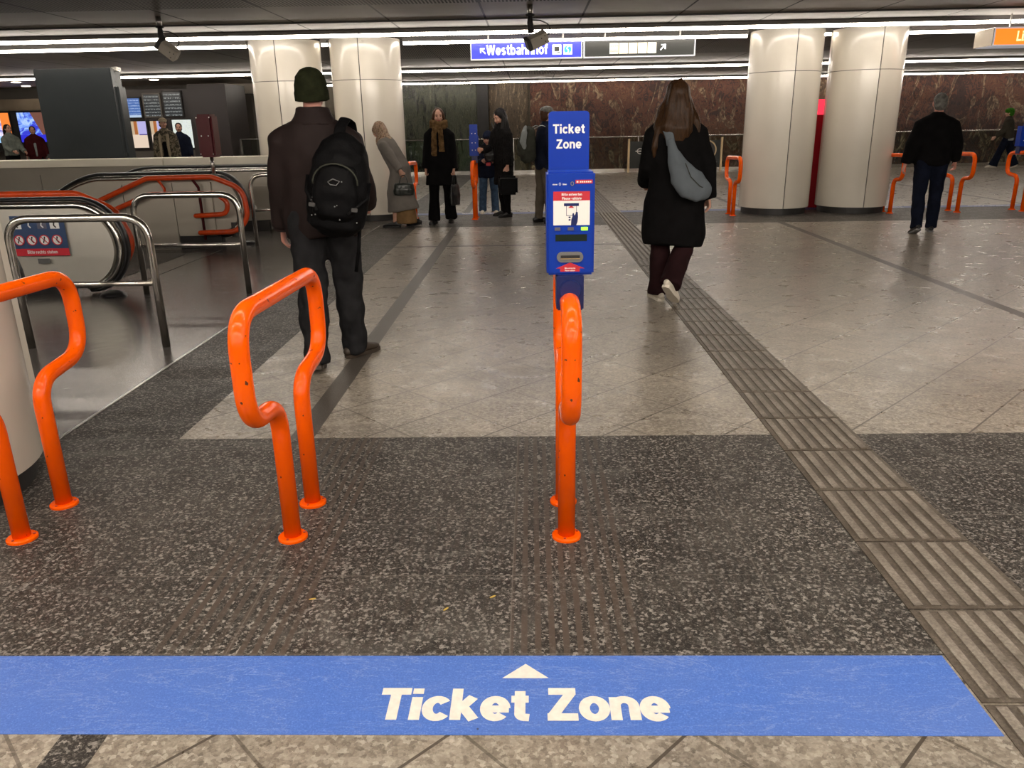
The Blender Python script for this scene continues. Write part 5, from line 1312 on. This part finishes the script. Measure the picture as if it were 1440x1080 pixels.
# ---- 7: woman in black with case
r = new_person('p', -.42, 12.95, 125, .95, 'woman with long black hair in fluffy black coat, looking down')
F = skeleton(lean=4, legL=(3, 4, 2), legR=(-2, 4, 2), footL=0, footR=0, armL=(2, 8, 6), armR=(15, 8, 75, 20), neck=12, headp=24, width=1.08)
make_body(F, r, .009, curl=(70, 45), face=True)
jacket('coat', F, r, 'c_blackfur', hem=.40, k=1.16, vox=.012, sleeve=(.09, .082, .072), amp=.012, freq=14, seed=51, flare=.01)
trousers(F, r, 'c_black', r=(.09, .064, .052), vox=.012)
shoes(F, r, 'shoe_black', 'shoe_black', high=.08)
bm = bmesh.new(); P_ = hair_cap(bm, F.head, F.R, 1.08)
H0 = F.head
tube(bm, [P_(0, -.06, .03), H0 + V((0, -.075, -.05)), H0 + V((0, -.10, -.16)), H0 + V((0, -.12, -.28)), H0 + V((0, -.13, -.40))], [(.09, .065), (.11, .06), (.13, .055), (.125, .05), (.08, .03)], ref=(1, 0, 0), n=20, rounded=True)
for q_ in (-1, 1): tube(bm, [P_(q_ * .05, -.02, .07), H0 + V((q_ * .084, -.03, -.02)), H0 + V((q_ * .105, -.01, -.14)), H0 + V((q_ * .12, .02, -.28)), H0 + V((q_ * .125, .02, -.38))], [.03, .036, .042, .036, .02], n=12, rounded=True)
remesh('hair', bm, 'hair_black', r, .010, 3, .009, 28, 2, .25)
hw = world_of(r, F.arm[-1][2] + F.arm[-1][3] * .09)
q = empty('carry_case', (hw.x, hw.y, hw.z), radians(8), 'square black carry case held low by the black haired woman', 'case')
h = bbox('case_body', (-.14, .16, -.09, .09, -.36, -.07), 'c_pack', q, bev=.035); autosmooth(h, 60)
bm = bmesh.new(); tube(bm, fillet([(-.07, 0, -.08), (-.06, 0, -.005), (.06, 0, -.005), (.07, 0, -.08)], .03), .009, n=10); link('handle', bm, 'c_pack', q, True)
bm = bmesh.new(); tube(bm, fillet([(-.13, -.093, -.33), (-.13, -.093, -.10), (.15, -.093, -.10), (.15, -.093, -.33)], .03), .0035, n=6); link('zip', bm, 'darkbase', q, True)
sb = world_of(r, F.P + V((.14, .17, .08)))
q = empty('shoulder_bag', sb, radians(20), 'small dark shoulder bag at the hip of the black haired woman', 'bag')
bm = bmesh.new(); tube(bm, [(0, 0, .09), (0, -.01, .0), (0, 0, -.09)], [(.09, .03), (.12, .05), (.09, .045)], ref=(1, 0, 0), n=20); remesh('bag_body', bm, 'shoe_black', q, .008, 3, .006, 14)
bm = bmesh.new(); tube(bm, [(.06, 0, .07), (.09, .01, .30), (.05, .08, .50)], (.010, .003), n=8); link('strap', bm, 'shoe_black', q, True)

# ---- 8: man with backpack facing right
r = new_person('p', .215, 12.0, -68, .955, 'man in grey cap and navy jacket standing half hidden behind the validator')
F = skeleton(lean=3, legL=(-2, 3, 3), legR=(3, 2, 3), armL=(14, 6, 60, 10), armR=(-6, 8, 16), neck=6, headp=-4, width=1.1)
make_body(F, r, .010, curl=(40, 40), face=True)
jacket('jacket', F, r, 'c_navy', hem=.12, k=1.14, vox=.013, sleeve=(.09, .08, .064), amp=.008, seed=61)
trousers(F, r, 'c_khaki', r=(.105, .080, .066), vox=.012, amp=.01, freq=10)
shoes(F, r, 'shoe_black', 'shoe_black', high=.03, s_=1.1)
bm = bmesh.new(); P_ = hair_cap(bm, F.head, F.R, .98); remesh('hair', bm, 'hair_brown', r, .010, 3, .003, 40)
bm = bmesh.new(); ell(bm, P_(0, -.01, .065), .092, .108, .068, F.R); tube(bm, [P_(0, .05, .045), P_(0, .12, .045), P_(0, .155, .035)], [(.075, .012), (.068, .008), (.04, .006)], ref=(1, 0, 0), n=16, rounded=True); remesh('cap', bm, 'hair_grey', r, .008, 3)
bp = world_of(r, F.P + F.t * .27 + V((0, -.27, 0)))
q = backpack(bp, r.rotation_euler.z, 'grey olive backpack worn by the man in the grey cap', 'c_packolive', .95, big=False)
bm = bmesh.new(); tube(bm, [(.10, -.10, .24), (.13, -.13, .16), (.12, -.15, .04), (.13, -.13, -.05)], [.03, .045, .05, .03], n=12, rounded=True); remesh('side_pouch', bm, 'c_palegrey', q, .009, 3, .008, 20)
for s in (-1, 1):
    bm = bmesh.new(); tube(bm, fillet([(s * .09, .05, .22), (s * .11, .16, .27), (s * .12, .30, .22), (s * .12, .345, .05), (s * .13, .25, -.10)], .06), (.022, .006), n=8); link('shoulder_strap', bm, 'c_palegrey', q, True)

# ---- 9: green hat far right
r = new_person('p', 13.7, 23.7, 55, .95, 'far person in bright green hat, brown jacket and wide jeans at right')
F = skeleton(lean=6, legL=(20, 4, 2), legR=(-14, 8, 2), footR=16, armL=(16, 10, 30), armR=(-14, 14, 30), neck=6, headp=0, width=1.1)
make_body(F, r, .012, face=False)
jacket('jacket', F, r, 'c_olivejacket', hem=.06, k=1.2, vox=.015, sleeve=(.10, .09, .07), amp=.008, seed=71)
bm = bmesh.new(); tube(bm, [F.P - V((0, 0, .11)), F.P - V((0, 0, .03))], [(.19, .15), (.20, .155)], n=24); remesh('shirt_hem', bm, 'c_palegrey', r, .012, 2)
trousers(F, r, 'c_darkblue', r=(.11, .095, .095), flare=.03, vox=.015)
shoes(F, r, 'shoe_white', 'shoe_white', vox=.01)
bm = bmesh.new(); P_ = hair_cap(bm, F.head, F.R, 1.1); ell(bm, P_(0, .01, .05), .10, .115, .08, F.R); remesh('hat', bm, 'c_green', r, .012, 3, .006, 20)

# ---- 10..14: people beyond the parapet
def far_person(x, y, hd, s, label, top, bot, hair, hem=.0, k=1.1, pose=None, skin='skin', cap=None, longhair=False):
    r = new_person('p', x, y, hd, s, label)
    kw = dict(lean=2, legL=(6, 4, 2), legR=(-6, 6, 2), armL=(6, 9, 25), armR=(-4, 9, 20), neck=4, headp=0, width=1.08)
    kw.update(pose or {}); F = skeleton(**kw)
    make_body(F, r, .012, face=True, skin=skin)
    jacket('jacket', F, r, top, hem=hem, k=k, vox=.014, sleeve=(.088, .078, .06), amp=.007, seed=x)
    trousers(F, r, bot, vox=.015); shoes(F, r, 'shoe_black', 'shoe_black', vox=.01)
    bm = bmesh.new(); P_ = hair_cap(bm, F.head, F.R, 1.03)
    if longhair: tube(bm, [P_(0, -.06, .03), P_(0, -.09, -.06), P_(0, -.11, -.2)], [(.09, .06), (.105, .055), (.08, .03)], ref=(1, 0, 0), n=16, rounded=True)
    remesh('hair', bm, hair, r, .012, 3, .003, 30)
    return r, F, P_
far_person(-14.35, 22.2, -115, .97, 'woman in pale grey green sweater with dark hair before the orange screen', 'c_greyknit', 'c_black', 'hair_black', .04, 1.05, dict(armL=(20, 8, 40, 10), armR=(20, 8, 45, 14)), longhair=True)
r, F, _ = far_person(-14.15, 23.0, -150, .94, 'person in dark red open coat before the blue advertising screen', 'c_darkred', 'c_black', 'hair_black', .18, 1.22, dict(armL=(-10, 16, 20), armR=(4, 14, 20)))
bm = bmesh.new(); tube(bm, [F.P + F.t * .46 + V((0, .09, 0)), F.P + F.t * .3 + V((0, .145, 0)), F.P + V((0, .155, -.05))], [(.04, .012), (.035, .012), (.022, .012)], n=12, rounded=True); link('blouse', bm, 'c_palegrey', r, True)
r, F, P_ = far_person(-8.33, 18.5, -172, .985, 'man in camouflage jacket with cream fleece lining and pale cap', 'camo', 'c_khaki', 'hair_black', .10, 1.16, dict(heady=25, armL=(0, 12, 10), armR=(0, 12, 8)))
bm = bmesh.new(); tube(bm, [F.P + F.t * .42 + V((0, .085, 0)), F.P + F.t * .28 + V((0, .125, 0)), F.P + V((0, .140, -.06))], [(.05, .02), (.055, .022), (.05, .02)], n=14, rounded=True); link('shirt', bm, 'c_black', r, True)
for s in (-1, 1):
    bm = bmesh.new(); tube(bm, [F.nb + V((s * .075, .03, .03)), F.P + F.t * .40 + V((s * .085, .125, 0)), F.P + F.t * .2 + V((s * .085, .165, 0)), F.P + V((s * .095, .165, -.04))], [(.028, .022), (.038, .022), (.034, .020), (.026, .016)], n=12, rounded=True); remesh('fleece_lapel', bm, 'c_fleece', r, .010, 2, .005, 40)
bm = bmesh.new(); ell(bm, P_(0, -.01, .065), .094, .110, .066, F.R); tube(bm, [P_(0, .05, .05), P_(0, .12, .045), P_(0, .16, .035)], [(.075, .012), (.068, .008), (.04, .006)], ref=F.R @ V((1, 0, 0)), n=16, rounded=True); remesh('cap', bm, 'c_fleece', r, .010, 3)
far_person(-8.62, 19.95, -160, .93, 'dark haired person in navy coat just behind the camouflage jacket man', 'c_navy', 'c_black', 'hair_black', .2, 1.2)
far_person(-10.62, 20.6, 100, .95, 'person in brown coat half hidden by the dark grey metal housing', 'hair_brown', 'c_black', 'hair_black', .2, 1.15)

# ================================================================ WORLD, CAMERA
w = bpy.data.worlds.new('World'); scn.world = w; w.use_nodes = True
w.node_tree.nodes['Background'].inputs[0].default_value = (.05, .045, .04, 1); w.node_tree.nodes['Background'].inputs[1].default_value = .3
F_ = 1095.; P_c = radians(18.3); YAW = radians(1.57); ROLL = radians(1.05)
fw = V((-sin(YAW) * cos(P_c), cos(YAW) * cos(P_c), -sin(P_c))); rt = V((cos(YAW), sin(YAW), 0)); up = rt.cross(fw)
Rr = rt * cos(ROLL) - up * sin(ROLL); Uu = rt * sin(ROLL) + up * cos(ROLL)
cd = bpy.data.cameras.new('Camera'); cam = bpy.data.objects.new('Camera', cd); COL.objects.link(cam)
cd.sensor_width = 36; cd.sensor_fit = 'HORIZONTAL'; cd.lens = 36 * F_ / 1440; cd.clip_start = .02; cd.clip_end = 200
mat3 = Matrix((Rr, Uu, -fw)).transposed()
cam.matrix_world = Matrix.Translation((0, 0, 1.395)) @ mat3.to_4x4()
scn.camera = cam
scn.view_settings.view_transform = 'Standard'; scn.view_settings.look = 'None'; scn.view_settings.gamma = 1
scn.view_settings.use_curve_mapping = False
scn.view_settings.exposure = 0.22
